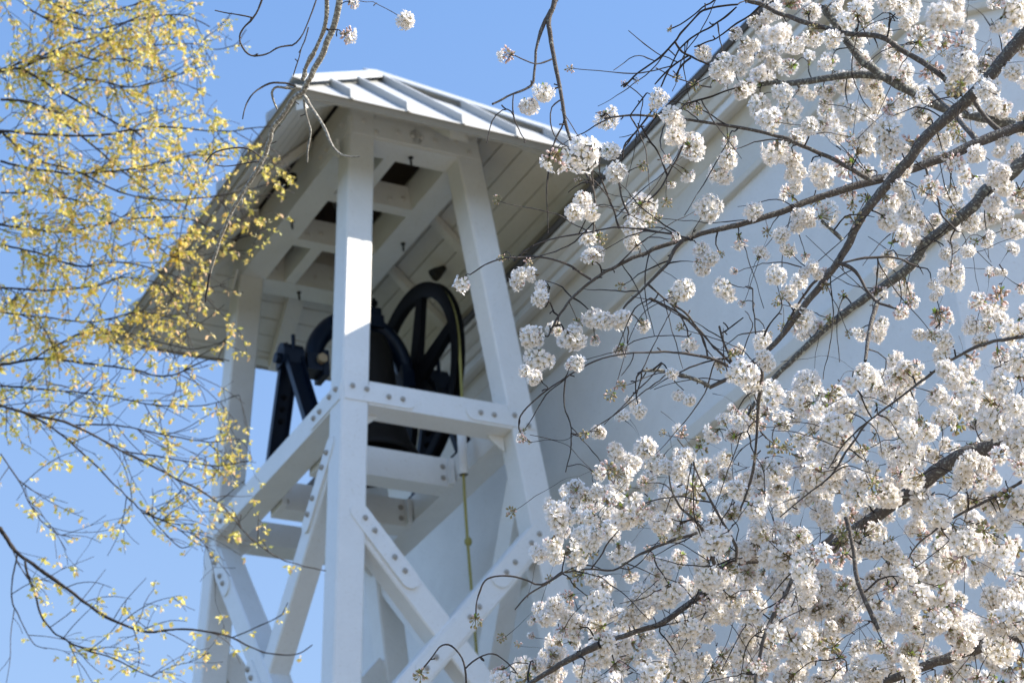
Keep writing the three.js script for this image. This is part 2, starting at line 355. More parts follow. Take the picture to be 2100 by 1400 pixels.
  {
    const k = eL - 1.645 - .004, q = (u) => [T(0, u, zp + .105), T(.15, u, zp - .047), T(.15, u, zp - .067), T(0, u, zp + .088), T(-.15, u, zp - .067), T(-.15, u, zp - .047)];
    mesh('ridge_cap', loft(q(-k), q(k)), M.roofMetal, roof);
  }
  // rafters seen under the soffit: hips at the corners and one lookout on each side
  const strut = (name, a, b, w, h, mat) => {
    const d = b.clone().sub(a).normalize(), s = V(0, 1, 0).cross(d).normalize().multiplyScalar(w / 2), u = V(0, h, 0);
    const q = (p) => [p.clone().add(s), p.clone().sub(s), p.clone().sub(s).sub(u), p.clone().add(s).sub(u)];
    mesh(name, loft(q(a), q(b)), mat, roof);
  };
  for (const sr of [-1, 1]) for (const sl of [-1, 1]) strut('hip_rafter', T(sr * .66, sl * 1.4, ze + (eR - .66) * TAN - .12), T(sr * (eR - .1), sl * (eL - .1), ze - .03), .09, .13, M.soffit);
  strut('lookout_rafter', T(.12, -1.42, ze + .93 * TANL - .125), T(.12, -2.02, ze + .33 * TANL - .125), .17, .13, M.soffit);
  strut('lookout_rafter', T(.12, 1.42, ze + .93 * TANL - .125), T(.12, 2.2, ze + .15 * TANL - .125), .17, .13, M.soffit);
  for (const L of [-.05, .95]) strut('lookout_rafter', T(.66, L, ze + .94 * TAN - .125), T(1.45, L, ze + .15 * TAN - .125), .1, .1, M.soffit);
  for (const L of [-.55, .75]) strut('lookout_rafter', T(-.66, L, ze + .94 * TAN - .125), T(-1.45, L, ze + .15 * TAN - .125), .1, .1, M.soffit);
  // unseen board added to block sun under the right-hand eave, and wall plates on top of the head beams
  boxT('added_sun_block', 1.47, 1.5, -2.25, 2.25, 1.98, 2.27, M.fascia, roof);
  for (const s of [-1, 1]) { boxT('wall_plate', s * .5, s * .63, -1.36, 1.36, 2.862, 3.06, M.soffit, roof); boxT('wall_plate', -.49, .49, s * 1.22, s * 1.36, 2.862, 3.06, M.soffit, roof); }
  // lifting eyes under the head beams
  const eye = mergeGeometries([new THREE.TorusGeometry(.034, .012, 8, 16).translate(0, -.07, 0), new THREE.CylinderGeometry(.012, .012, .05, 8).translate(0, -.02, 0), new THREE.CylinderGeometry(.032, .032, .012, 12)]);
  for (const [R, L, z] of [[.008, -1.288, 2.566], [0, 1.3, 2.566], [.58, .1, 2.566], [-.58, .1, 2.566]]) { const m = mesh('lifting_eye', eye, M.lampBlack, tower); m.position.copy(T(R, L, z)); m.rotation.y = 1; m.scale.setScalar(.72); }
}

// ---------------------------------------------------------------- bell on its stands
{
  const b = thing('bell', 'black iron bell on A-frame stands with tall spoked wheel, inside the white tower', 'bell', ORIGIN, YAW);
  const add = (n, geo, m, p = b) => { geo.translate(0, H, 0); return mesh(n, geo, m, p); };
  const prof = [[0, 1.36], [.15, 1.36], [.235, 1.32], [.275, 1.2], [.285, 1.0], [.30, .8], [.325, .58], [.36, .38], [.41, .22], [.465, .12], [.485, .06], [.45, .06], [.39, .18], [.33, .4], [.28, .8], [.25, 1.2], [0, 1.28]];
  add('bell_body', new THREE.LatheGeometry(prof.map(([r, z]) => new THREE.Vector2(r, z)), 48).translate(.04, 0, 0), M.bronze);
  add('clapper', mergeGeometries([new THREE.SphereGeometry(.07, 16, 12).translate(.04, .08, 0), new THREE.CylinderGeometry(.018, .018, 1.1, 8).translate(.04, .65, 0)]), M.ironDull);
  // yoke: a thick arch over the bell with a bar through both gudgeons
  const arch = []; for (let i = 0; i <= 14; i++) { const a = Math.PI * (1 - i / 14); arch.push(V(.0 + .47 * Math.cos(a), 1.0 + .52 * Math.sin(a), 0)); }
  const ag = tube(arch, arch.map((_, i) => .075 + .03 * Math.sin(Math.PI * i / 14)), 10, .05); ag.scale(1, 1, 1.3);
  add('yoke', ag, M.iron);
  const box = (w, h, d, x, y, z) => new THREE.BoxGeometry(w, h, d).translate(x, y, z).toNonIndexed();
  add('headstock', mergeGeometries([box(.3, .13, .3, .06, 1.5, 0), box(.24, .16, .16, .10, 1.6, 0)]), M.iron);
  for (const x of [-.46, .5]) add('trunnion', mergeGeometries([box(.2, .17, .2, x, .98, 0), box(.06, .26, .22, x - .08 * Math.sign(x), .98, 0)]), M.iron);
  for (const s of [-1, 1]) { add('bolt', mergeGeometries([new THREE.CylinderGeometry(.016, .016, .22, 8).translate(.0 + .16 * s, 1.68, .05).toNonIndexed(), new THREE.CylinderGeometry(.034, .034, .035, 6).translate(.16 * s, 1.74, .05).toNonIndexed()]), M.ironDull); }
  add('pivot_nut', new THREE.CylinderGeometry(.05, .05, .05, 6).rotateX(Math.PI / 2).translate(-.43, 1.0, .125), M.brass);
  add('axle', mergeGeometries([[-.62, .44], [.68, .5]].map(([x, l]) => new THREE.CylinderGeometry(.05, .05, l, 16).rotateZ(Math.PI / 2).translate(x, 1.0, 0))), M.iron);
  for (const [R, k] of [[-.69, 1], [.78, -1]]) {
    const st = new THREE.Group(); st.name = 'stand'; b.add(st);
    for (const s of [-1, 1]) {
      const top = V(R, .98, -s * .06), foot = V(R, .0, -s * .5), d = foot.clone().sub(top), n = V(0, -d.z, d.y).normalize();
      const slab = (r0, r1, t0, t1) => { const q = (p) => [p.clone().add(V(r0, 0, 0)).addScaledVector(n, t0), p.clone().add(V(r1, 0, 0)).addScaledVector(n, t0), p.clone().add(V(r1, 0, 0)).addScaledVector(n, t1), p.clone().add(V(r0, 0, 0)).addScaledVector(n, t1)]; return loft(q(top), q(foot)); };
      add('stand_leg', mergeGeometries([slab(-.085, .085, -.012, .012), slab(-.085, -.067, -.05, -.012), slab(.067, .085, -.05, -.012)]), M.iron, st);
      add('foot_plate', new THREE.BoxGeometry(.26, .025, .16).translate(R, .013, -s * .48), M.ironDull, st);
    }
    add('bearing_block', mergeGeometries([new THREE.BoxGeometry(.2, .14, .2).translate(R, 1.0, 0).toNonIndexed(), new THREE.CylinderGeometry(.095, .095, .2, 20).rotateZ(Math.PI / 2).translate(R, 1.06, 0).toNonIndexed(), new THREE.CylinderGeometry(.02, .02, .2, 8).translate(R, 1.12, .08).toNonIndexed(), new THREE.CylinderGeometry(.02, .02, .2, 8).translate(R, 1.12, -.08).toNonIndexed()]), M.iron, st);
    for (const z of [.5, .6, .7]) add('bolt', new THREE.CylinderGeometry(.024, .024, .03, 8).rotateX(Math.PI / 2).translate(R, z, -(.06 + (.98 - z) / .98 * .44) + .02), M.ironDull, st);
  }
  const wheel = new THREE.Group(); wheel.name = 'wheel'; b.add(wheel);
  const WR = .565, WZ = .98, r = .94;
  const rimProf = [[r - .12, -.034], [r - .0, -.042], [r + .02, -.042], [r + .02, -.026], [r - .03, -.012], [r - .03, .012], [r + .02, .026], [r + .02, .042], [r - .0, .042], [r - .12, .034], [r - .12, -.034]];
  add('rim', new THREE.LatheGeometry(rimProf.map(([x, y]) => new THREE.Vector2(x, y)), 72).rotateZ(Math.PI / 2).translate(WR, WZ, 0), M.ironDull, wheel);
  add('hub', new THREE.CylinderGeometry(.17, .17, .1, 28).rotateZ(Math.PI / 2).translate(WR, WZ, 0), M.ironDull, wheel);
  for (let i = 0; i < 6; i++) {
    const a = i * Math.PI / 3 + .30, c = V(0, Math.cos(a), Math.sin(a)), s = V(0, -Math.sin(a), Math.cos(a));
    const q = (rad, w) => [V(-.03, 0, 0), V(.03, 0, 0)].flatMap((o, k) => (k ? [-1, 1] : [1, -1]).map((e) => o.clone().addScaledVector(c, rad).addScaledVector(s, e * w)));
    add('spoke', loft(q(.1, .1), q(r - .1, .06)).translate(WR, WZ, 0), M.ironDull, wheel);
  }
}
{ // rope and its guide tube
  const t = thing('bell_rope', 'yellowish bell rope with a knot hanging from the wheel through a white guide tube', 'rope', ORIGIN, YAW);
  const pts = []; for (let i = 0; i <= 10; i++) { const a = Math.PI * .5 * (1 - i / 10); pts.push(T(.56, -.93 * Math.cos(a), .98 + .93 * Math.sin(a))); }
  pts.push(T(.55, -.93, .4), T(.535, -.9, -.1)); for (let z = -.8; z > -10.6; z -= .8) pts.push(T(.53 + .006 * Math.sin(z * 2), -.89, z));
  const P = [], twist = [];
  mesh('rope_strand', tube(pts, pts.map(() => .0135), 8, .06, .25), M.rope, t);
  mesh('knot', new THREE.SphereGeometry(.034, 12, 10).scale(1, 1.3, 1).translate(...T(.53, -.89, -1.02).toArray()), M.rope, t);
  mesh('guide_tube', tube([T(.535, -.9, .02), T(.533, -.895, -.2), T(.532, -.893, -.38)], [.042, .042, .042], 14, .1), M.paint, t);
}
// ---------------------------------------------------------------- floodlights under the eaves
{
  const make = (label, pos, aim) => {
    const f = thing('floodlight', label, 'floodlight', ORIGIN, YAW);
    const q = new THREE.Quaternion().setFromUnitVectors(V(0, -1, 0), aim.clone().normalize());
    const place = (g) => g.scale(.8, .95, .8).applyQuaternion(q).translate(pos.x, pos.y, pos.z);
    mesh('lamp_housing', place(new THREE.LatheGeometry([[.0, .12], [.03, .12], [.045, .07], [.075, .0], [.085, -.06], [.07, -.06], [.06, -.03], [0, -.02]].map(([a, b]) => new THREE.Vector2(a, b)), 20)), M.lampBlack, f);
    mesh('mounting_box', new THREE.CylinderGeometry(.05, .05, .05, 16).translate(pos.x + .1, pos.y + .12, pos.z - .06), M.lampBlack, f);
    mesh('bracket', tube([V(pos.x + .1, pos.y + .12, pos.z - .06), V(pos.x + .07, pos.y + .07, pos.z - .04), pos.clone()], [.014, .014, .014], 6), M.lampBlack, f);
  };
  make('black floodlight under the eave soffit above the bell wheel', T(1.1, .42, 2.53), V(-.7, -.6, -.25));
  make('black floodlight under the left eave beside the head beam', T(-.87, -.42, 2.62), V(-.6, -.6, .3));
}

// ---------------------------------------------------------------- flowering cherry
// branches are given by where they pass in the photograph (pixels of its 2100-pixel width) and how far away they hang
const nodes = [];
const px2m = (w, d) => w / FOCAL * d;
function limb(tree, mat, d0, d1, w0, w1, xy, name = 'branch', sides = 7) {
  const n = xy.length / 2, pts = [], rad = [];
  let len = 0; const acc = [0];
  for (let i = 1; i < n; i++) { len += Math.hypot(xy[2 * i] - xy[2 * i - 2], xy[2 * i + 1] - xy[2 * i - 1]); acc.push(len); }
  for (let i = 0; i < n; i++) {
    const t = acc[i] / len, d = d0 + (d1 - d0) * t;
    pts.push(at(xy[2 * i], xy[2 * i + 1], d)); rad.push(px2m(w0 + (w1 - w0) * t, d) / 2);
  }
  const big = Math.max(w0, w1) > 9;
  if (len > 40) { // slight crooks at the nodes of the wood
    const c0 = new THREE.CatmullRomCurve3(pts, false, 'centripetal'), m = Math.ceil(len / 20), p2 = [], r2 = [];
    for (let i = 0; i <= m; i++) { const t = i / m, p = c0.getPoint(t), f = t * (n - 1), k = Math.min(n - 2, Math.floor(f)); if (i && i < m) p.addScaledVector(rdir(), px2m(rr(.3, 1.7), d0)); p2.push(p); r2.push((rad[k] + (rad[k + 1] - rad[k]) * (f - k)) * (big ? 1 : rr(.86, 1.2))); }
    pts.splice(0, pts.length, ...p2); rad.splice(0, rad.length, ...r2);
  }
  const m = mesh(name, tube(pts, rad, big ? 10 : sides, big ? .012 : .015, big ? .16 : .28), mat, tree);
  const c = new THREE.CatmullRomCurve3(pts, false, 'centripetal'), k = Math.ceil(len / 14);
  for (let i = 0; i <= k; i++) { const t = i / k; nodes.push({ p: c.getPoint(t), r: px2m(w0 + (w1 - w0) * t, d0) / 2 }); }
  return m;
}
const trunkAt = at(2620, 1250, 7.4);
const cherry = thing('cherry_tree', 'white flowering cherry tree with dark limbs reaching in from the right', 'cherry tree', V(trunkAt.x, 0, trunkAt.z));
const cg = new THREE.Group(); // parts are built in world space, then shifted to the trunk's base
{
  const L = (m, d0, d1, w0, w1, xy, s) => limb(cg, m, d0, d1, w0, w1, xy, 'branch', s);
  const K = M.limb, S = M.twig, G = M.lichen, D = M.darkTwig;
  mesh('trunk', tube([V(trunkAt.x + .1, -.1, trunkAt.z + .1), V(trunkAt.x, 1, trunkAt.z), V(trunkAt.x - .05, 2.2, trunkAt.z), trunkAt], [.2, .17, .15, .13], 14, .05, .2), K, cg);
  // limbs outside the frame that carry those inside it
  L(K, 7.4, 6.6, 90, 40, [2620, 1250, 2640, 700, 2560, 200, 2380, -130, 2240, -100, 2160, 0, 2110, 60]);
  L(K, 7.4, 7.3, 70, 34, [2620, 1250, 2560, 700, 2400, 350, 2250, 265, 2100, 255]);
  L(K, 7.4, 7.6, 60, 30, [2620, 1250, 2450, 700, 2250, 350, 2160, 300, 2100, 330]);
  L(K, 7.4, 8.5, 60, 28, [2620, 1250, 2500, 650, 2300, 330, 2160, 268, 2100, 258]);
  L(K, 7.4, 7.3, 80, 46, [2620, 1250, 2400, 1000, 2240, 900, 2100, 893]);
  L(K, 7.4, 6.8, 70, 34, [2620, 1250, 2400, 1260, 2220, 1280, 2100, 1302]);
  L(K, 6.6, 6.7, 40, 26, [2560, 200, 2300, -200, 2000, -330, 1600, -330, 1300, -260]);
  L(K, 6.7, 8.2, 26, 16, [1600, -330, 1250, -400, 950, -330, 760, -190, 690, -60]);
  L(K, 6.7, 6.3, 16, 11, [1300, -260, 1220, -160, 1160, -60, 1138, 0]);
  L(K, 6.7, 6.9, 18, 10, [1600, -330, 1560, -150, 1530, 0]);
  // limbs in view
  L(K, 6.6, 6.7, 29, 8, [2110, 60, 2080, 95, 2048, 135, 2000, 190, 1950, 235, 1900, 280, 1862, 330, 1830, 368, 1800, 402, 1762, 455, 1730, 520, 1690, 576, 1640, 640, 1590, 703, 1530, 755, 1490, 778, 1455, 795]);
  L(K, 7.3, 7.1, 22, 4, [2100, 258, 2054, 273, 2005, 292, 1947, 320, 1887, 340, 1807, 367, 1738, 386, 1662, 411, 1605, 434, 1529, 456, 1452, 476, 1403, 491, 1355, 506, 1317, 521, 1278, 538, 1240, 559, 1198, 588, 1164, 622, 1149, 642, 1135, 668, 1124, 690]);
  L(K, 7.1, 7.05, 8, 4.5, [1402, 492, 1382, 515, 1372, 536, 1350, 560, 1330, 581, 1305, 606, 1283, 626, 1274, 642]);
  L(S, 7.06, 7.1, 4.5, 3, [1330, 583, 1350, 602, 1374, 622, 1398, 650, 1408, 672, 1411, 690]);
  L(S, 7.1, 7.05, 4.5, 2.6, [1410, 488, 1370, 478, 1300, 469, 1255, 466, 1215, 475, 1150, 486, 1090, 505, 1070, 520, 1056, 536]);
  L(S, 7.1, 7.0, 5, 3, [1212, 573, 1185, 555, 1160, 541, 1112, 528, 1062, 527, 1028, 530, 992, 545, 964, 563]);
  L(G, 7.6, 7.7, 28, 8, [2100, 330, 2062, 366, 2024, 390, 2000, 420, 1948, 461, 1898, 500, 1868, 545, 1815, 585, 1757, 624, 1719, 653, 1681, 684, 1650, 714, 1612, 750, 1570, 795, 1535, 850]);
  L(G, 8.5, 8.6, 25, 11, [2100, 258, 2062, 251, 1997, 236, 1948, 225, 1905, 207, 1850, 178, 1795, 153, 1719, 157, 1643, 168, 1563, 171]);
  L(G, 8.5, 8.5, 18, 14, [1810, 160, 1791, 141, 1769, 126, 1746, 95, 1719, 57, 1698, 25, 1689, 12]);
  L(K, 6.9, 6.7, 9, 13, [1530, 0, 1560, 8, 1605, 30, 1681, 53, 1738, 69, 1807, 76, 1852, 103, 1902, 133, 1940, 164, 1965, 200]);
  L(K, 7.2, 7.1, 4, 10, [1240, 243, 1300, 236, 1376, 240, 1452, 251, 1548, 267, 1605, 282, 1662, 306, 1719, 331, 1772, 362, 1795, 375]);
  L(K, 7.28, 7.5, 13, 6, [2008, 291, 1978, 258, 1950, 225, 1925, 202, 1905, 180], 7);
  // fine bare twigs against the sky, upper middle
  L(D, 7, 7, 4, 3, [1475, -20, 1467, 1, 1446, 11, 1427, 27, 1402, 46, 1370, 61]);
  L(D, 7, 7, 4.5, 3.5, [1513, 9, 1465, 14, 1442, 21, 1417, 46, 1391, 76, 1381, 88, 1354, 118, 1303, 153, 1280, 178]);
  L(D, 7, 7.1, 4, 3, [1511, 14, 1480, 40, 1459, 55, 1417, 78, 1394, 101, 1374, 141, 1356, 178]);
  L(D, 7, 7, 4.5, 3, [1560, 12, 1539, 31, 1494, 59, 1475, 76, 1446, 87, 1424, 96]);
  L(D, 7, 7, 4.5, 4, [1385, 86, 1398, 105, 1419, 117, 1456, 132]);
  L(D, 7, 7, 4.5, 4, [1417, 118, 1396, 137, 1387, 155]);
  L(D, 7.1, 7.1, 4, 3, [1412, 114, 1377, 137, 1343, 173]);
  L(S, 7.1, 7.1, 2.6, 2.6, [1345, 139, 1374, 153, 1421, 172, 1459, 179]);
  L(D, 7.1, 7.1, 3.5, 3, [1326, 191, 1312, 210, 1293, 236]);
  L(D, 7.2, 7.2, 4, 3, [1343, 217, 1316, 256, 1297, 278, 1281, 297, 1277, 323]);
  L(D, 7.1, 7.1, 4, 3.5, [1408, 212, 1450, 200, 1507, 181]);
  L(D, 7.1, 7.2, 4, 3, [1315, 258, 1330, 285, 1345, 305, 1360, 335, 1370, 360]);
  L(S, 7.2, 7.2, 4, 3, [1400, 300, 1372, 355, 1352, 390, 1330, 410]);
  L(S, 7.2, 7.1, 4, 3, [1270, 468, 1262, 440, 1250, 410, 1235, 370, 1228, 340, 1232, 318]);
  L(S, 7.1, 7.1, 4, 3, [1290, 440, 1276, 410, 1270, 380, 1262, 352]);
  // left part of the lower crown
  L(S, 6.9, 6.9, 3.5, 3, [1300, 723, 1230, 736, 1170, 766, 1130, 795, 1100, 817, 1067, 853, 1064, 878, 1087, 907]);
  L(S, 6.9, 6.8, 6.5, 3.5, [1510, 757, 1452, 733, 1376, 722, 1300, 723]);
  L(D, 6.8, 6.8, 3, 2.4, [1160, 772, 1157, 830, 1172, 882, 1170, 922, 1160, 968]);
  L(G, 6.7, 6.6, 9, 6, [1455, 792, 1430, 779, 1357, 760, 1319, 760]);
  L(S, 6.9, 6.9, 4, 4, [1334, 611, 1399, 646, 1440, 690, 1452, 737]);
  L(S, 6.9, 6.9, 5, 4, [1506, 752, 1440, 684, 1405, 640, 1384, 627]);
  L(S, 6.9, 6.9, 6, 4, [1506, 752, 1490, 715, 1475, 668]);
  L(D, 6.9, 6.9, 3.5, 2.5, [1478, 684, 1498, 672, 1525, 651]);
  L(D, 7, 7, 3.2, 2.4, [1551, 690, 1546, 640, 1544, 592]);
  L(D, 6.9, 6.9, 4, 3, [1567, 690, 1580, 662, 1598, 642]);
  L(S, 6.7, 6.8, 6, 4, [1600, 690, 1650, 605, 1690, 560, 1740, 535, 1830, 528, 1880, 545]);
  L(S, 6.65, 6.6, 8, 4.5, [1720, 540, 1752, 552, 1775, 590, 1800, 620, 1835, 632]);
  L(G, 6.6, 6.6, 9, 6, [1728, 492, 1705, 470, 1685, 452]);
  L(K, 7.4, 7.2, 11, 7, [1800, 618, 1790, 650, 1780, 700, 1775, 740]);
  L(K, 6.75, 6.9, 9, 4, [1560, 745, 1563, 760, 1556, 830, 1552, 901, 1541, 981, 1520, 1040]);
  L(S, 7.1, 7.1, 6, 4, [1900, 345, 1910, 380, 1925, 410, 1932, 440, 1960, 470]);
  L(K, 7.4, 7.4, 12, 9, [2054, 270, 2030, 250, 2005, 215, 1990, 195]);
  // lower crown
  L(K, 7.3, 7.4, 38, 22, [2100, 893, 2020, 922, 1967, 938, 1925, 965, 1880, 1000, 1820, 1040, 1760, 1085, 1700, 1125]);
  L(K, 7.4, 6.9, 20, 9, [1700, 1125, 1625, 1142, 1552, 1147, 1488, 1160, 1472, 1190, 1419, 1233, 1362, 1275, 1286, 1301, 1229, 1322]);
  L(K, 7.0, 6.8, 10, 2.5, [1472, 1175, 1453, 1120, 1438, 1082, 1419, 1061, 1396, 1042, 1380, 1010, 1372, 970]);
  L(K, 6.9, 6.8, 7, 3, [1430, 1092, 1362, 1115, 1310, 1138, 1259, 1168, 1205, 1166, 1153, 1174]);
  L(K, 6.9, 6.8, 7, 2.5, [1510, 1150, 1510, 1124, 1465, 1040, 1430, 970, 1415, 932, 1390, 900]);
  L(K, 6.8, 6.7, 10, 7, [1710, 1095, 1693, 1111, 1648, 1149, 1613, 1217, 1594, 1246, 1564, 1320, 1549, 1400]);
  L(K, 6.7, 6.6, 9, 9, [1735, 1060, 1747, 1103, 1758, 1183, 1785, 1252, 1802, 1290]);
  L(K, 6.95, 6.95, 26, 14, [2100, 1302, 2000, 1330, 1900, 1365, 1820, 1396, 1740, 1430]);
  L(K, 6.8, 6.9, 16, 8, [1229, 1322, 1180, 1345, 1120, 1380, 1060, 1420]);
  L(S, 6.7, 6.7, 4, 3, [1153, 1176, 1110, 1200, 1065, 1184, 1031, 1180, 1002, 1186, 990, 1198, 978, 1230, 976, 1262]);
  L(S, 6.75, 6.7, 4, 3, [1153, 1172, 1116, 1199, 1087, 1216, 1056, 1250]);
  L(S, 6.7, 6.7, 4, 3, [956, 1410, 954, 1371, 942, 1342, 922, 1322, 905, 1325, 886, 1347, 861, 1378]);
  L(S, 6.7, 6.7, 3.5, 3, [954, 1371, 978, 1351, 1012, 1339, 1029, 1350, 1060, 1380]);
  L(K, 6.85, 6.85, 8, 2.6, [2100, 690, 2020, 705, 1950, 740, 1880, 790, 1800, 850, 1740, 900, 1700, 960]);
  L(K, 6.85, 6.8, 5, 2.5, [1780, 866, 1740, 920, 1700, 980, 1660, 1010, 1600, 1060]);
  L(K, 7.0, 7.0, 7, 2.5, [2100, 985, 2040, 1020, 1960, 1060, 1880, 1120, 1850, 1180]);
  // hanging lichen-covered branches against the sky, top of the frame
  L(M.paleLichen, 8.2, 8.6, 15, 6, [700, -80, 693, 20, 673, 80, 652, 128, 633, 163, 621, 186, 603, 199, 583, 230, 560, 263, 551, 290, 537, 331, 513, 370, 490, 407, 467, 450, 447, 503, 430, 560]);
  L(M.darkTwig, 8.6, 8.6, 6, 3.5, [430, 560, 424, 590, 421, 620]);
  L(M.paleLichen, 8.1, 8.3, 9, 9, [668, -60, 668, 45, 647, 100, 630, 133, 620, 163]);
  L(M.paleLichen, 8.3, 8.2, 8, 3.5, [622, 195, 634, 215, 650, 237, 667, 267, 680, 298, 707, 319, 738, 321]);
  L(M.paleLichen, 8.3, 8.3, 6, 3, [622, 195, 630, 245, 637, 267, 632, 300, 630, 333]);
  L(S, 8.3, 8.2, 4.3, 2.8, [606, 177, 580, 170, 550, 171, 520, 190, 503, 217, 497, 244]);
  L(M.paleLichen, 8.3, 8.3, 5, 4, [605, 182, 580, 180, 557, 181, 560, 202, 568, 224]);
  L(S, 8.5, 8.5, 3.6, 2.8, [535, 323, 523, 312, 500, 303, 460, 307, 433, 317, 420, 334]);
  L(S, 8.5, 8.5, 3.2, 2.1, [536, 331, 505, 334, 470, 340, 440, 338]);
  L(S, 8, 8.1, 4.3, 3.1, [548, -40, 537, 0, 517, 38, 497, 60, 491, 82, 511, 114, 543, 111, 571, 97, 605, 90, 632, 45, 648, 0]);
  L(S, 8, 8, 3.2, 2.1, [517, 36, 483, 29, 440, 21]);
  L(S, 8.4, 8.4, 2.9, 2.4, [632, 56, 618, 100, 601, 155]);
  L(M.paleLichen, 8.6, 8.6, 4, 4, [493, 404, 497, 418].concat([494, 420]));
  L(K, 6.3, 6.2, 11, 5, [1138, 0, 1127, 35, 1128, 70, 1133, 100, 1143, 157, 1153, 210, 1163, 260, 1177, 307, 1197, 347, 1217, 378]);
  L(K, 6.2, 6.2, 6, 4, [1208, 362, 1219, 400, 1220, 440, 1217, 478]);
  L(K, 6.3, 6.2, 8, 4, [1130, 20, 1112, 55, 1100, 100, 1097, 140, 1087, 178, 1053, 191, 1026, 205, 1010, 214]);
  L(S, 6.25, 6.2, 3.6, 2.4, [1132, 121, 1100, 131, 1057, 114]);
  L(S, 6.2, 6.2, 2.9, 2.1, [1053, 192, 1054, 240, 1064, 265, 1078, 288]);
  L(S, 6.2, 6.2, 2.9, 2.1, [1053, 236, 1040, 222, 1012, 243, 1002, 270, 999, 294]);
  L(S, 6.2, 6.2, 2.9, 2.1, [1151, 204, 1134, 217, 1129, 257, 1147, 290, 1171, 304]);
  L(S, 6.2, 6.2, 3.6, 2.4, [1148, 178, 1122, 188, 1100, 198]);
}

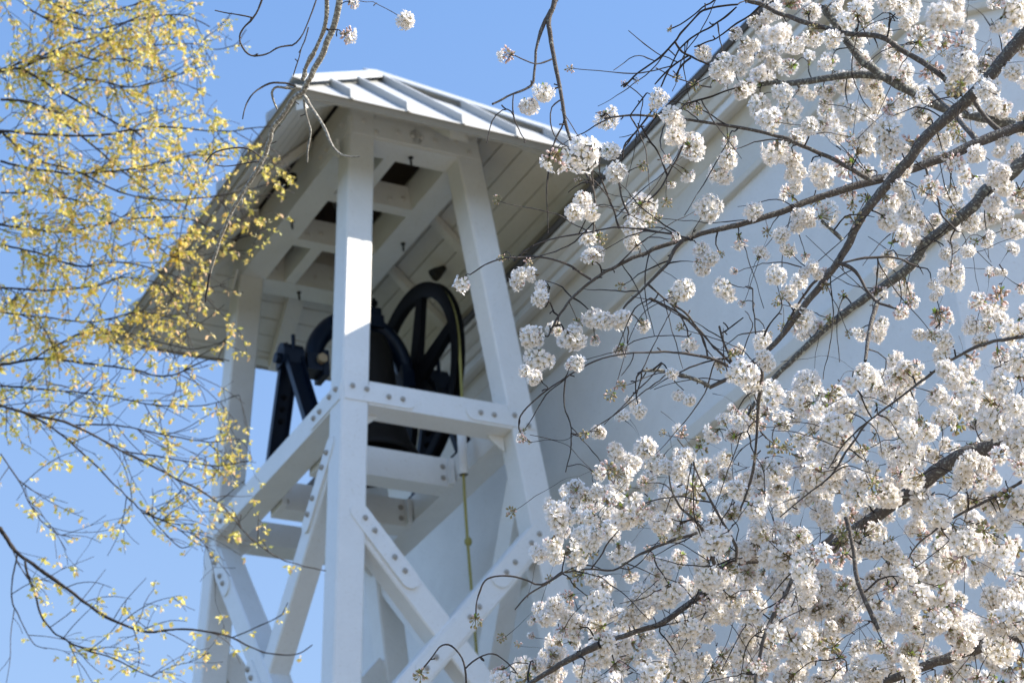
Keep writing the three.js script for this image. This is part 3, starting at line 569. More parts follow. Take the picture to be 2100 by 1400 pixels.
// ---- blossom clusters: open five-petalled flowers on pedicels round a spur, with buds
const lin = (r, g, b) => [r, g, b];
function clusterShape(o) {
  const P = [], N = [], C = [];
  const tri = (a, b, c, ca, cb, cc, n) => { for (const [p, k] of [[a, ca], [b, cb], [c, cc]]) { P.push(p.x, p.y, p.z); C.push(...k); } const m = n ?? b.clone().sub(a).cross(c.clone().sub(a)).normalize(); for (let i = 0; i < 3; i++) N.push(m.x, m.y, m.z); };
  const stem = (a, b, r, c0, c1) => {
    const d = b.clone().sub(a).normalize(), s = (Math.abs(d.y) < .9 ? V(0, 1, 0) : V(1, 0, 0)).cross(d).normalize(), t = d.clone().cross(s);
    const q = (p, k) => p.clone().addScaledVector(s, r * Math.cos(k * 2.094)).addScaledVector(t, r * Math.sin(k * 2.094));
    for (let k = 0; k < 3; k++) { tri(q(a, k), q(a, k + 1), q(b, k), c0, c0, c1); tri(q(b, k), q(a, k + 1), q(b, k + 1), c1, c0, c1); }
  };
  const spur = V(0, o.R * .62, 0);
  const flower = (c, n, r) => {
    const s = (Math.abs(n.y) < .9 ? V(0, 1, 0) : V(1, 0, 0)).cross(n).normalize(), t = n.clone().cross(s), a0 = rnd() * 6.28, pink = rr(0, 1);
    const w = lin(.90, .88 - .02 * pink, .845 - .01 * pink), e = lin(.91, .895 - .015 * pink, .865 - .01 * pink), b = lin(.66, .60, .42);
    const q = (ang, rad, up) => c.clone().addScaledVector(s, Math.cos(ang) * rad * r).addScaledVector(t, Math.sin(ang) * rad * r).addScaledVector(n, up * r);
    for (let k = 0; k < 5; k++) {
      const a = a0 + k * 1.2566 + rr(-.1, .1), up = rr(.08, .42), wd = rr(.47, .58);
      const p0 = q(a, .06, -.06), l = q(a - wd, .66, up * .55 + .04), rg = q(a + wd, .66, up * .55 + .04), m = q(a, .6, up * .34 - .04), l2 = q(a - .33, 1.0, up), r2 = q(a + .33, 1.0, up), nt = q(a, .93, up * .9);
      tri(p0, l, m, b, w, w); tri(p0, m, rg, b, w, w); tri(l, l2, m, w, e, w); tri(m, r2, rg, w, e, w); tri(l2, nt, m, e, e, w); tri(m, nt, r2, w, e, e);
    }
    const y = lin(.56, .46, .16), g = lin(.34, .32, .10);
    for (let k = 0; k < 5; k++) { const a = a0 + k * 1.25 + rr(-.2, .2), h = rr(.26, .42); tri(q(a, .04, 0), q(a + .9, .06, 0), q(a, rr(.14, .24), h * .8), g, g, y); }
    const cg = lin(.36, .27, .14); // calyx
    const base = c.clone().addScaledVector(n, -.42 * r);
    for (let k = 0; k < 5; k++) { const a = k * 1.2566; tri(base, q(a, .13, -.08), q(a + 1.2566, .13, -.08), cg, cg, cg); tri(q(a, .13, -.06), q(a + .6, .36, .0), q(a + 1.2, .13, -.06), cg, lin(.42, .36, .18), cg); }
    return base;
  };
  const bud = (c, n, r, green) => {
    const s = (Math.abs(n.y) < .9 ? V(0, 1, 0) : V(1, 0, 0)).cross(n).normalize(), t = n.clone().cross(s);
    const q = (k, y, w) => c.clone().addScaledVector(s, Math.cos(k * 1.2566) * w * r).addScaledVector(t, Math.sin(k * 1.2566) * w * r).addScaledVector(n, y * r);
    const prof = [[-1.1, .18], [-.3, .62], [.4, .66], [1.1, .05]], col = green ? [lin(.2, .18, .06), lin(.3, .27, .1), lin(.44, .38, .2), lin(.6, .45, .38)] : [lin(.27, .16, .09), lin(.6, .42, .36), lin(.82, .68, .65), lin(.86, .76, .74)];
    for (let i = 0; i < 3; i++) for (let k = 0; k < 5; k++) {
      tri(q(k, ...prof[i]), q(k + 1, ...prof[i]), q(k, ...prof[i + 1]), col[i], col[i], col[i + 1]); tri(q(k, ...prof[i + 1]), q(k + 1, ...prof[i]), q(k + 1, ...prof[i + 1]), col[i + 1], col[i], col[i + 1]);
    }
    return c.clone().addScaledVector(n, -1.1 * r);
  };
  const open = Math.cos(o.open), dirs = [];
  for (let tries = 0; dirs.length < o.flowers + o.buds && tries < 4000; tries++) { const d = rdir(); if (d.y < open && dirs.every((e) => e.dot(d) < o.gap)) dirs.push(d); }
  dirs.sort((a, b) => a.y - b.y);
  const pg = lin(.32, .30, .11), pr = lin(.24, .16, .075);
  dirs.forEach((d, i) => {
    const isBud = i >= dirs.length - o.buds, rad = o.R * rr(.70, 1.16), c = V(d.x * o.wide, d.y * o.tall, d.z * o.wide).multiplyScalar(rad);
    const n = d.clone().addScaledVector(rdir(), .34).normalize();
    const tip = isBud ? bud(c.clone().multiplyScalar(.92), n, rr(.0042, .006), o.green && rnd() < .7) : flower(c, n, o.fr * rr(.9, 1.1));
    stem(spur.clone().addScaledVector(rdir(), o.R * .12), tip, .0008, pr, pg);
  });
  for (let k = 0; k < o.leaves; k++) { // young leaves and bud scales at the spur
    const d = rdir(); d.y = Math.abs(d.y) * .6; d.normalize(); const a = spur.clone(), l = rr(.006, .015), s = V(d.z, 0, -d.x).normalize().multiplyScalar(l * .28), mid = a.clone().addScaledVector(d, l * .55), end = a.clone().addScaledVector(d, l), c = rnd() < .55 ? lin(.28, .38, .07) : lin(.26, .18, .09);
    tri(a, mid.clone().add(s), mid.clone().sub(s), c, c, c); tri(mid.clone().add(s), end, mid.clone().sub(s), c, c, c);
  }
  return geom(P, N, null, C);
}
const full = [], small = [], budded = [], green = [];
for (let i = 0; i < 8; i++) full.push(clusterShape({ R: rr(.025, .030), fr: .0162, flowers: 23 + Math.floor(rr(0, 11)), buds: 4, gap: .872, open: i % 2 ? rr(1.15, 1.6) : rr(.7, 1.0), wide: rr(.85, 1.25), tall: rr(.85, 1.35), leaves: 8 }));
for (let i = 0; i < 6; i++) { // two or three umbels off one spur
  const lobes = []; for (let k = 0; k < 2 + (i % 3); k++) lobes.push(clusterShape({ R: .024, fr: .0163, flowers: 15 + Math.floor(rr(0, 8)), buds: 3, gap: .865, open: rr(.9, 1.5), wide: 1, tall: 1, leaves: 4 }).scale(.8, .8, .8).rotateX(rr(-.5, .5)).rotateZ(rr(-.6, .6)).translate(rr(-.024, .024), (k - .5) * -.024 + rr(-.008, .008), rr(-.024, .024)));
  full.push(mergeGeometries(lobes));
}
for (let i = 0; i < 5; i++) small.push(clusterShape({ R: .023, fr: .0158, flowers: 10 + Math.floor(rr(0, 6)), buds: 6, gap: .86, open: rr(1.3, 1.9), wide: 1, tall: 1, leaves: 9 }));
for (let i = 0; i < 4; i++) budded.push(clusterShape({ R: .025, fr: .013, flowers: 6, buds: 18, gap: .93, open: rr(.6, 1.2), wide: 1, tall: 1, leaves: 9 }));
for (let i = 0; i < 4; i++) green.push(clusterShape({ R: .021, fr: .009, flowers: 0, buds: 15, gap: .9, open: rr(.3, 1.0), wide: 1, tall: 1.1, leaves: 10, green: true }));

const blooms = []; // { p, r (pixels), kind, d }
const nearest = (p, most = 1e9) => { let b = null, e = most; for (const n of nodes) { const q = n.p.distanceToSquared(p); if (q < e) { e = q; b = n; } } return b; };
const project = (p) => { const v = p.clone().sub(EYE), z = v.dot(FWD); return [1050 + v.dot(RT) / z * FOCAL, 700 - v.dot(UP) / z * FOCAL, z]; };
const flat = nodes.map((n) => project(n.p));
const depthBy = (x, y) => { let e = 90 * 90, d = null; for (const [a, b, z] of flat) { const q = (a - x) ** 2 + (b - y) ** 2; if (q < e) { e = q; d = z; } } return d; };
const put = (kind, depth, xyr) => { for (let i = 0; i < xyr.length; i += 3) { const [x, y, r] = xyr.slice(i, i + 3), d = (depth ?? (depthBy(x, y) ?? 7) + rr(-.12, .12)); blooms.push({ p: at(x, y, d), r: r / FOCAL * d, kind }); } };
// those that stand alone against sky, tower and wall
put(full, 8.3, [830, 40, 25]);
put(budded, 8.2, [712, 72, 21, 722, 4, 16]);
put(budded, 6.2, [1040, 112, 20, 1135, 325, 28]); put(full, 6.2, [1100, 207, 33]);
put(full, null, [1245, 240, 27, 1195, 316, 37, 1252, 310, 22, 1263, 352, 27, 1200, 425, 30, 1211, 525, 30, 1105, 575, 28, 1109, 611, 21, 1316, 425, 33, 1303, 468, 25, 1300, 500, 19, 1257, 655, 33, 1215, 650, 28, 1172, 690, 33, 1145, 672, 20]);
put(full, null, [1092, 690, 30, 1105, 735, 30, 1100, 772, 22, 1400, 595, 27, 1488, 592, 28]); put(small, null, [950, 582, 21, 1181, 745, 21, 1318, 663, 20, 1413, 703, 21, 1274, 716, 19, 1376, 378, 11]);
put(full, null, [1420, 300, 32, 1390, 245, 35, 1345, 200, 25, 1475, 130, 27, 1440, 107, 21, 1515, 77, 25, 1475, 158, 27, 1536, 122, 24, 1578, 115, 27, 1530, 185, 30, 1560, 215, 28, 1450, 430, 31, 1480, 355, 31, 1492, 325, 22]);
put(small, null, [1410, 355, 20, 1660, 120, 20, 1700, 127, 18, 1495, 285, 20, 1547, 432, 24, 1517, 492, 24, 1560, 522, 20, 1620, 398, 26, 1708, 78, 24]);
put(green, null, [1432, 226, 12, 1388, 158, 12, 1318, 340, 13, 1280, 172, 9, 1372, 61, 7, 1426, 176, 13, 976, 1272, 18, 862, 1384, 18, 1085, 907, 5, 1028, 529, 9, 1305, 165, 8, 1478, 522, 10]);
put(full, null, [1585, 22, 24, 1560, 40, 22, 1662, 24, 24, 1720, 8, 20, 1765, 25, 32, 1825, 24, 32, 1752, 84, 24, 1700, 130, 22, 1602, 190, 26, 1645, 192, 24, 1689, 188, 23, 1616, 225, 33, 1662, 258, 22, 1592, 305, 34, 1625, 325, 26, 1635, 283, 20]);
put(full, null, [1665, 352, 37, 1638, 370, 24, 1620, 470, 27, 1690, 443, 29, 1645, 438, 22, 1742, 228, 32, 1787, 195, 28, 1775, 262, 32, 1822, 266, 32, 1768, 304, 28, 1864, 344, 28, 1852, 388, 23, 1820, 450, 29, 1848, 150, 34, 1865, 190, 30, 1890, 84, 36, 1856, 50, 26]);
put(full, null, [2000, 140, 30, 1985, 158, 30, 2024, 183, 26, 2047, 198, 30, 2077, 145, 24, 2050, 226, 26, 2036, 111, 24, 2001, 316, 24, 2054, 292, 26, 2085, 324, 26, 2047, 355, 26, 2050, 405, 32, 2000, 250, 24, 1930, 280, 25, 2090, 260, 24]);
put(budded, null, [1958, 332, 25, 1668, 22, 22, 1910, 385, 26, 1960, 175, 21, 2058, 220, 20, 1740, 395, 22, 1805, 600, 18, 1845, 640, 18, 1870, 620, 17]); put(green, null, [1753, 450, 22, 1775, 408, 18, 1700, 655, 14, 1728, 605, 13, 1620, 520, 11, 1960, 182, 22]);
put(full, null, [1403, 597, 26, 1593, 565, 23, 1437, 515, 26, 1818, 528, 24, 1878, 532, 24, 1640, 600, 30, 1670, 555, 20, 1635, 655, 33, 1662, 670, 26, 1795, 668, 26, 1766, 680, 18, 1898, 685, 22, 1936, 695, 23, 2032, 690, 27, 1925, 610, 15, 1914, 582, 14]);
put(full, null, [1986, 515, 18, 1945, 515, 21, 2024, 490, 18, 2050, 560, 14, 2085, 470, 22, 2075, 510, 18, 1910, 460, 22, 1880, 490, 22, 1990, 455, 22]); put(budded, null, [2030, 560, 13, 2095, 590, 14, 1848, 638, 18]);
put(small, null, [1319, 665, 19, 1376, 765, 17, 1475, 742, 16, 1512, 722, 18]); put(full, null, [1520, 760, 31, 1555, 738, 28, 1565, 700, 25, 1545, 780, 26, 1405, 810, 22, 1311, 842, 20, 1278, 855, 17, 1230, 887, 24, 1303, 820, 15]);
// big ones close to the lens, upper right
put(full, 4.9, [1930, 36, 37, 1592, 60, 28, 1985, 40, 25]); put(full, 5.1, [2075, 25, 40, 1955, 8, 30, 2040, 60, 22]); put(full, 5.6, [1978, 138, 30]); put(green, 5.0, [1965, 180, 24]);
// loosely spread ones over the upper limbs
{
  let n = 0; const over = (x, y, m) => blooms.some((b) => { const [a, c] = project(b.p); return (a - x) ** 2 + (c - y) ** 2 < m * m; });
  for (let t = 0; n < 95 && t < 4000; t++) { const x = rr(1560, 2130), y = rr(-20, 690); if (x < 1560 + y * .5 && y > 250) continue; if (over(x, y, 38)) continue; const d = depthBy(x, y); if (!d) continue; n++; put(rnd() < .7 ? full : rnd() < .6 ? small : budded, d + rr(0, .5), [x, y, rr(22, 32)]); }
}
// the crowded lower right
const gaps = [[1335, 1125, 62, 46], [1065, 1300, 52, 44], [1290, 985, 20, 16], [1680, 860, 22, 16], [1420, 870, 30, 22], [1240, 1150, 34, 26], [1925, 790, 26, 18], [1400, 1180, 26, 22], [1860, 1120, 24, 20], [1500, 1290, 22, 26], [1640, 1250, 24, 20], [1120, 1230, 26, 26]];
const edge = (y) => y < 720 ? 2200 : y < 780 ? 1830 - (y - 720) * 2 : y < 860 ? 1620 - (y - 780) * 2.2 : y < 950 ? 1430 - (y - 860) * 2.3 : y < 1000 ? 1230 - (y - 950) * 2 : y < 1120 ? 1125 : y < 1200 ? 1150 : y < 1290 ? 1110 : y < 1340 ? 1060 : 1015;
{
  const taken = [];
  for (let tries = 0; taken.length < 385 && tries < 30000; tries++) {
    const x = rr(990, 2140), y = rr(690, 1440); if (x < edge(y) + rr(0, 30)) continue;
    if (gaps.some(([a, b, c, d]) => ((x - a) / c) ** 2 + ((y - b) / d) ** 2 < 1)) continue;
    const thin = .5 + .5 * noise.noise(x / 90, y / 90, 3.3); if (rnd() > .42 + .75 * thin) continue;
    if (taken.some(([a, b]) => (a - x) ** 2 + (b - y) ** 2 < 23 * 23)) continue;
    if (rnd() < .4 && flat.some(([a, b, z]) => z < 7.1 && (a - x) ** 2 + (b - y) ** 2 < 20 * 20)) continue;
    taken.push([x, y]);
    const k = rnd(), d = clamp(7.05 + .4 * noise.noise(x / 160, y / 160, 7.7) + rr(-.5, .8), 6.45, 8.3);
    blooms.push({ p: at(x, y, d), r: (k < .68 ? rr(24, 38) : rr(18, 27)) / FOCAL * 6.9, kind: k < .68 ? full : k < .84 ? small : k < .95 ? budded : green });
  }
  // second, deeper layer that fills behind
  for (let k = 0; k < 150; k++) { const x = rr(1180, 2140), y = rr(780, 1440); if (x < edge(y) + 60 || gaps.some(([a, b, c, d]) => ((x - a) / c) ** 2 + ((y - b) / d) ** 2 < 1.3)) continue; const d = rr(7.9, 8.8); blooms.push({ p: at(x, y, d), r: rr(.036, .046), kind: rnd() < .8 ? full : small }); }
}
// twigs: each cluster hangs on the nearest wood, by a bent shoot that then carries others
const shoots = [];
blooms.forEach((b) => { b.n = nearest(b.p); b.e = b.n.p.distanceTo(b.p); });
blooms.sort((a, b) => a.e - b.e);
for (const b of blooms) {
  const n = nearest(b.p), gap = n.p.distanceTo(b.p), away = gap > .001 ? n.p.clone().sub(b.p).divideScalar(gap) : V(0, 1, 0);
  const up = away.clone().addScaledVector(V(0, 1, 0), rr(.1, .8)).addScaledVector(FWD, rr(-.1, .5)).addScaledVector(rdir(), .3).normalize();
  b.up = up;
  const spur = b.p.clone().addScaledVector(up, b.r * .5);
  if (gap < b.r * .7) continue;
  const mid = n.p.clone().lerp(spur, .55).addScaledVector(V(0, 1, 0), gap * rr(.02, .22)).addScaledVector(rdir(), gap * .13), q1 = n.p.clone().lerp(mid, .5).addScaledVector(rdir(), gap * .06);
  const r0 = Math.min(n.r * .8, rr(.0021, .0030) + gap * .002), pts = [n.p, q1, mid, spur];
  shoots.push({ pts, rad: [r0, r0 * .9, r0 * .8, .0014], size: gap });
  const c = new THREE.CatmullRomCurve3(pts), k = Math.max(2, Math.ceil(gap / .03));
  for (let i = 1; i <= k; i++) nodes.push({ p: c.getPoint(i / k), r: r0 * .8 });
}
{ // bare side shoots, some with small green buds
  const base = nodes.filter((n) => { const [x, y] = project(n.p); return x > 1150 && x < 2120 && y > -10 && y < 1410; });
  for (let k = 0; k < 470; k++) {
    const n = base[Math.floor(rnd() * base.length)], d = RT.clone().multiplyScalar(rr(-1, .55)).addScaledVector(UP, rr(-.8, .6)).addScaledVector(FWD, rr(-.4, .4)).normalize(), l = rr(.05, .30);
    const a = n.p.clone().addScaledVector(d, l * .45).addScaledVector(rdir(), l * .1), e = n.p.clone().addScaledVector(d, l).addScaledVector(V(0, -1, 0), l * rr(-.15, .45)).addScaledVector(rdir(), l * .12);
    const r0 = Math.min(n.r * .8, rr(.0015, .0024));
    shoots.push({ pts: [n.p, a, e], rad: [r0, r0 * .9, .001], size: l });
    if (rnd() < .4) blooms.push({ p: e.clone().addScaledVector(d, .012), r: rr(.012, .02), kind: rnd() < .75 ? green : budded, up: d.clone().negate() });
  }
}
for (const s of shoots) if (s.size > .05) { // crooked, as cherry shoots are
  const c = new THREE.CatmullRomCurve3(s.pts), m = Math.ceil(s.size / .028), p2 = [], r2 = [], n = s.rad.length - 1;
  for (let i = 0; i <= m; i++) { const t = i / m, p = c.getPoint(t), f = t * n, k = Math.min(n - 1, Math.floor(f)); if (i && i < m) p.addScaledVector(rdir(), rr(.001, .0042)); p2.push(p); r2.push((s.rad[k] + (s.rad[k + 1] - s.rad[k]) * (f - k)) * rr(.85, 1.22)); }
  s.pts = p2; s.rad = r2;
}
{ // short knobbly spurs along the wood
  const base = nodes.filter((n) => { const [x, y] = project(n.p); return n.r < .02 && x > 420 && x < 2120 && y > -10 && y < 1410; });
  for (let k = 0; k < 620; k++) { const n = base[Math.floor(rnd() * base.length)], d = rdir(), l = n.r + rr(.006, .022); shoots.push({ pts: [n.p, n.p.clone().addScaledVector(d, l * .6), n.p.clone().addScaledVector(d, l).addScaledVector(rdir(), l * .2)], rad: [.0022, .0018, .0021], size: l }); }
}
shoots.sort((a, b) => b.size - a.size);
{
  const rest = [];
  shoots.forEach((s, i) => {
    const g = tube(s.pts, s.rad, 5, .02, .3);
    if (i < 300) mesh(numberedPart('twig', i), g, i % 3 ? M.darkTwig : M.twig, cg); else rest.push(g);
  });
  mesh('fine_twigs', mergeGeometries(rest), M.darkTwig, cg, { kind: 'stuff' });
}
function numberedPart(n, i) { return i ? n + '_' + String(i).padStart(3, '0') : n; }
function poseOf(b) {
  const own = b.kind === full ? .0425 : b.kind === small ? .036 : b.kind === budded ? .033 : .026, s = b.r / own * 1.1 * rr(.95, 1.06);
  const q = new THREE.Quaternion().setFromUnitVectors(V(0, 1, 0), b.up).multiply(new THREE.Quaternion().setFromAxisAngle(V(0, 1, 0), rnd() * 6.28));
  return new THREE.Matrix4().compose(b.p, q, V(s, s, s));
}
{
  const visible = (b) => { const [x, y] = project(b.p); return x > -20 && x < 2120 && y > -20 && y < 1420; };
  blooms.forEach((b) => { b.show = visible(b) ? b.r / project(b.p)[2] : 0; }); blooms.sort((a, b) => b.show - a.show);
  const rest = new Map();
  blooms.forEach((b, i) => {
    const g = b.kind[Math.floor(rnd() * b.kind.length)], m = poseOf(b);
    if (i < 300) { const o = mesh(numberedPart('blossom_cluster', i), g, M.flower, cg); m.decompose(o.position, o.quaternion, o.scale); } else { if (!rest.has(g)) rest.set(g, []); rest.get(g).push(m); }
  });
  let first = true;
  for (const [g, list] of rest) {
    const im = new THREE.InstancedMesh(g, M.flower, list.length); im.name = first ? 'more_blossom' : numbered('more_blossom_stuff').replace('_stuff', ''); first = false;
    list.forEach((m, i) => im.setMatrixAt(i, m)); im.userData.kind = 'stuff'; im.castShadow = im.receiveShadow = true; cg.add(im);
  }
}
for (const o of [...cg.children]) { o.position.sub(cherry.position); cherry.add(o); }

// ---------------------------------------------------------------- young-leaved tree on the left
{
  const base = at(-420, 1500, 16), tree = thing('budding_tree', 'tree with thin dark limbs and small yellow-green spring leaves, left side', 'tree', V(base.x, 0, base.z));
  const grp = new THREE.Group(); nodes.length = 0;
  const L = (d0, d1, w0, w1, xy, m = M.darkTwig) => limb(grp, m, d0, d1, w0 * (xy[0] < -60 ? 1 : .74), w1 * .74, xy, 'branch', 6);
  mesh('trunk', tube([V(base.x, -.1, base.z), V(base.x + .1, 2, base.z), V(base.x, 5, base.z), at(-430, 900, 16), at(-440, 300, 16.3), at(-380, -300, 16.8)], [.24, .2, .17, .14, .1, .05], 12, .15, .1), M.limb, grp);
  L(16, 16, 30, 12, [-435, 600, -250, 400, -120, 230, 0, 143]); L(16, 15.5, 34, 14, [-432, 800, -260, 560, -120, 380, 0, 268]); L(16, 15.6, 34, 12, [-430, 900, -250, 780, -120, 760, 0, 748]); L(16, 15, 36, 13, [-430, 1000, -250, 860, -120, 815, 0, 832]); L(15.9, 14.6, 36, 15, [-425, 1200, -250, 1080, -120, 1040, 0, 1085]); L(16.2, 16, 28, 10, [-440, 300, -200, 40, -80, 0, 0, -30]); L(16, 15.8, 28, 10, [-432, 780, -220, 640, -100, 600, 0, 590]); L(16, 15.4, 26, 9, [-432, 760, -200, 520, -100, 480, 0, 460]);
  // upper crown
  L(16, 16, 8, 5, [0, 143, 37, 141, 86, 166, 160, 209, 200, 231, 243, 254, 271, 267, 290, 280]);
  L(15.5, 15.6, 8, 2.5, [0, 268, 86, 275, 200, 277, 271, 267, 343, 260, 443, 269, 543, 260, 575, 258]);
  L(15.6, 15.8, 7, 4, [0, 204, 57, 209, 100, 229, 131, 253, 171, 283, 217, 320, 257, 357, 300, 390]);
  L(16, 16.2, 6, 3, [40, 141, 80, 122, 114, 114, 157, 113, 200, 123, 249, 121, 286, 134, 330, 150]);
  L(16.2, 16.4, 6, 3, [0, 148, 43, 128, 90, 112, 143, 91, 214, 69, 257, 46, 329, 17]);
  L(16.2, 16.4, 4, 2.5, [214, 76, 257, 99, 329, 91, 400, 91, 443, 101, 486, 88, 505, 60]);
  L(16, 16.1, 5, 2.5, [123, 143, 171, 160, 229, 171, 257, 178, 314, 171, 371, 151, 430, 132]);
  L(15.5, 15.3, 6, 3, [0, 330, 60, 345, 150, 355, 240, 350, 330, 335, 400, 318, 470, 320]);
  L(15.5, 15.2, 6, 2.6, [0, 268, 60, 320, 150, 350, 250, 395, 330, 410, 420, 405, 500, 390, 570, 372]);
  L(15.4, 15.2, 7, 2.6, [0, 460, 60, 470, 140, 475, 230, 455, 310, 445, 400, 452, 470, 490, 530, 478]);
  L(15.4, 15.2, 6, 2.6, [0, 500, 80, 520, 160, 545, 250, 538, 340, 560, 400, 590, 450, 640]);
  L(15.8, 15.5, 6, 2.6, [0, 590, 90, 595, 200, 586, 243, 570, 294, 572, 340, 590, 380, 640, 410, 680]);
  L(15.6, 15.3, 8, 3, [0, 748, 90, 735, 200, 748, 269, 757, 329, 771, 363, 766, 430, 735, 470, 740]);
  L(15.6, 15.2, 5, 2.6, [60, 740, 150, 690, 240, 680, 320, 700, 400, 715, 460, 700]);
  L(16, 16, 6, 3, [0, -30, 80, -5, 170, 30, 240, 20, 330, -10]);
  L(16, 16, 5, 3, [60, 20, 120, 50, 190, 60, 280, 40, 370, 30, 430, 55]);
  L(15.6, 15.5, 5, 2.6, [0, 395, 90, 400, 190, 420, 280, 470, 340, 520, 390, 540]);
  L(15.5, 15.3, 5, 2.6, [0, 640, 90, 650, 190, 660, 280, 640, 360, 655]);
  // lower sprays
  L(15, 14.6, 8, 3, [0, 832, 60, 848, 150, 872, 250, 925, 330, 965, 420, 1012, 470, 1052, 505, 1095, 560, 1138, 620, 1160, 668, 1170], M.twig);
  L(15, 14.8, 6, 2.6, [40, 842, 110, 880, 180, 940, 240, 1000, 290, 1045, 340, 1070, 400, 1074]);
  L(15, 14.8, 5, 2.6, [150, 872, 240, 872, 330, 890, 420, 905, 490, 900]);
  L(15, 14.9, 5, 2.6, [250, 925, 350, 940, 440, 955, 510, 945]);
  L(15.6, 15.2, 5, 2.6, [0, 790, 100, 800, 210, 810, 320, 830, 420, 830, 490, 810]);
  L(14.6, 14.3, 11, 3, [0, 1085, 37, 1135, 70, 1160, 107, 1187, 160, 1225, 200, 1255, 250, 1280, 300, 1295, 362, 1290, 420, 1294, 475, 1307, 525, 1332, 563, 1341, 609, 1341, 640, 1322]);
  L(14.3, 14.2, 3.5, 2.5, [476, 1307, 540, 1280, 575, 1261, 590, 1235]);
  L(14.5, 14.4, 7, 3, [50, 1150, 60, 1190, 72, 1222, 82, 1257, 100, 1286, 130, 1310, 170, 1330, 225, 1347, 275, 1372, 325, 1392]);
  L(14.6, 14.5, 5, 2.6, [35, 1133, 26, 1180, 24, 1215, 26, 1240, 42, 1272, 70, 1320, 95, 1330]);
  L(14.8, 14.8, 4, 2.6, [300, 1045, 330, 1085, 370, 1122, 390, 1120]);
  L(14.8, 14.8, 4, 2.4, [290, 1050, 350, 1075, 400, 1110, 440, 1130]);
  L(14.6, 14.6, 4, 2.4, [0, 930, 40, 990, 70, 1050, 110, 1090, 160, 1105]);
  // leaf tufts
  const tuft = (n, size) => {
    const P = [], N = [], C = [];
    for (let k = 0; k < n; k++) {
      const d = rdir(); d.y = -Math.abs(d.y) * 1.1 + .1; d.normalize(); const o = rdir().multiplyScalar(size * .24), l = size * rr(.4, .75), s = rdir().cross(d).normalize().multiplyScalar(l * rr(.2, .3)), u = s.clone().cross(d).normalize().multiplyScalar(l * .1);
      const t = rnd(), c = t < .68 ? lin(rr(.80, .90), rr(.66, .74), rr(.11, .19)) : t < .82 ? lin(rr(.60, .68), .62, .12) : lin(rr(.80, .88), rr(.54, .62), rr(.22, .32));
      const m = o.clone().addScaledVector(d, l * .5).add(u), e = o.clone().addScaledVector(d, l), nn = s.clone().cross(d).normalize();
      for (const tri of [[o, m.clone().add(s), m], [o, m, m.clone().sub(s)], [m, m.clone().add(s), e], [m, e, m.clone().sub(s)]]) for (const p of tri) { P.push(p.x, p.y, p.z); N.push(nn.x, nn.y, nn.z); C.push(...c); }
    }
    return geom(P, N, null, C);
  };
  const shapes = []; for (let i = 0; i < 8; i++) shapes.push(tuft(4 + (i % 4), rr(.048, .068)));
  const bound = (y) => y < 0 ? 400 : y < 90 ? 430 + y * .9 : y < 170 ? 505 - (y - 90) * 1.0 : y < 230 ? 425 : y < 330 ? 440 + (y - 230) * 1.5 : y < 420 ? 592 : y < 480 ? 570 : y < 560 ? 540 - (y - 480) * .6 : y < 700 ? 490 : y < 800 ? 505 : y < 1010 ? 530 : y < 1110 ? 570 : 480;
  const dense = (x, y) => (y > 325 && y < 530 && x > 415 || y > 570 && y < 770 && x > 270 ? .8 : y < 760 ? 1 - .5 * clamp((x - 380) / 200) : y < 900 ? .75 : y < 1000 ? .6 : y < 1100 ? (x > 200 ? .55 : .35) : x > 110 && y > 1200 ? .6 : .15) * (.45 + .8 * (.5 + .5 * noise.noise(x / 48, y / 48, 1.7))) * (y > 150 && x > 222 + (705 - y) * .727 && y < 900 ? .6 : .85);
  const shootsL = [], tufts = [];
  const grow = (n, dir, l, depth) => {
    const k = 3, pts = [n.p.clone()]; let p = n.p.clone(), d = dir.clone();
    for (let i = 0; i < k; i++) { d.addScaledVector(rdir(), .28).addScaledVector(V(0, -1, 0), .05).normalize(); p = p.clone().addScaledVector(d, l / k); pts.push(p); }
    const [x, y] = project(p); if (x > bound(y) + 25 || y > 1420) return;
    const r0 = Math.min(n.r * .8, depth ? .0022 : .0032);
    shootsL.push({ pts, rad: [r0, r0 * .8, .0018], size: l });
    const c = new THREE.CatmullRomCurve3(pts), m = Math.ceil(l / .065);
    for (let i = 1; i <= m; i++) { const q = c.getPoint(i / m), [a, b] = project(q); if (depth < 1 && i % 2) fresh.push({ p: q, r: r0 * .8, d: d.clone() }); if (rnd() < dense(a, b) * .95) tufts.push(q.clone().addScaledVector(rdir(), .02).addScaledVector(V(0, -1, 0), .03)); }
  };
  let fresh = [];
  const first = nodes.filter((n) => { const [x, y] = project(n.p); return x > -60 && x < 620 && y > -60; });
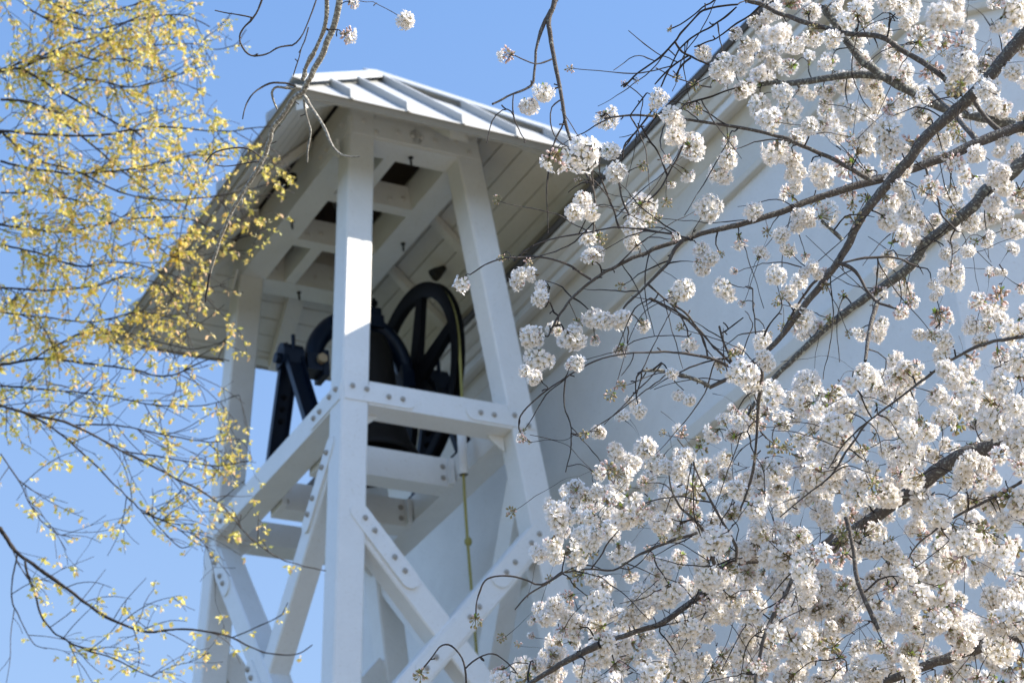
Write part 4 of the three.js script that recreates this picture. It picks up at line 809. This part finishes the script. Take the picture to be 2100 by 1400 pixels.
  for (let k = 0; k < 620; k++) { const n = first[Math.floor(rnd() * first.length)], [x, y] = project(n.p); if (rnd() > .3 + dense(x, y)) continue; grow(n, RT.clone().multiplyScalar(rr(-.1, 1)).addScaledVector(UP, rr(-.8, .8)).addScaledVector(FWD, rr(-.7, .7)).normalize(), rr(.18, .55), 0); }
  const second = fresh; fresh = [];
  for (let k = 0; k < 1500; k++) { const n = second[Math.floor(rnd() * second.length)], [x, y] = project(n.p); if (rnd() > .2 + dense(x, y)) continue; grow(n, n.d.clone().addScaledVector(rdir(), 1.1).normalize(), rr(.08, .24), 1); }
  for (const n of first) { const [x, y] = project(n.p); if (rnd() < dense(x, y) * .35) tufts.push(n.p.clone().addScaledVector(V(0, -1, 0), .03)); }
  shootsL.sort((a, b) => b.size - a.size);
  const rest = [];
  shootsL.forEach((s, i) => { const g = tube(s.pts, s.rad, 5, .06); if (i < 260) mesh(numberedPart('twig', i), g, i % 4 ? M.darkTwig : M.twig, grp); else rest.push(g); });
  mesh('fine_twigs', mergeGeometries(rest), M.darkTwig, grp, { kind: 'stuff' });
  const pose = (p) => { const s = rr(.75, 1.15); return new THREE.Matrix4().compose(p, new THREE.Quaternion().setFromAxisAngle(V(0, 1, 0), rnd() * 6.28), V(s, s, s)); };
  const show = (p) => { const [x, y, z] = project(p); return x < 0 || y < 0 || y > 1400 ? 0 : 1 / z; };
  tufts.sort((a, b) => show(b) - show(a));
  const more = new Map();
  tufts.forEach((p, i) => { const g = shapes[Math.floor(rnd() * shapes.length)], m = pose(p); if (i < 300) { const o = mesh(numberedPart('leaf_tuft', i), g, M.leaf, grp); m.decompose(o.position, o.quaternion, o.scale); } else { if (!more.has(g)) more.set(g, []); more.get(g).push(m); } });
  for (const [g, list] of more) { const im = new THREE.InstancedMesh(g, M.leaf, list.length); im.name = numbered('young_leaves'); list.forEach((m, i) => im.setMatrixAt(i, m)); im.userData.kind = 'stuff'; im.castShadow = im.receiveShadow = true; grp.add(im); }
  for (const o of [...grp.children]) { o.position.sub(tree.position); tree.add(o); }
  console.log('tufts', tufts.length, 'shoots', shootsL.length, 'blooms', blooms.length, 'cherry shoots', shoots.length);
}
renderer.render(scene, camera);
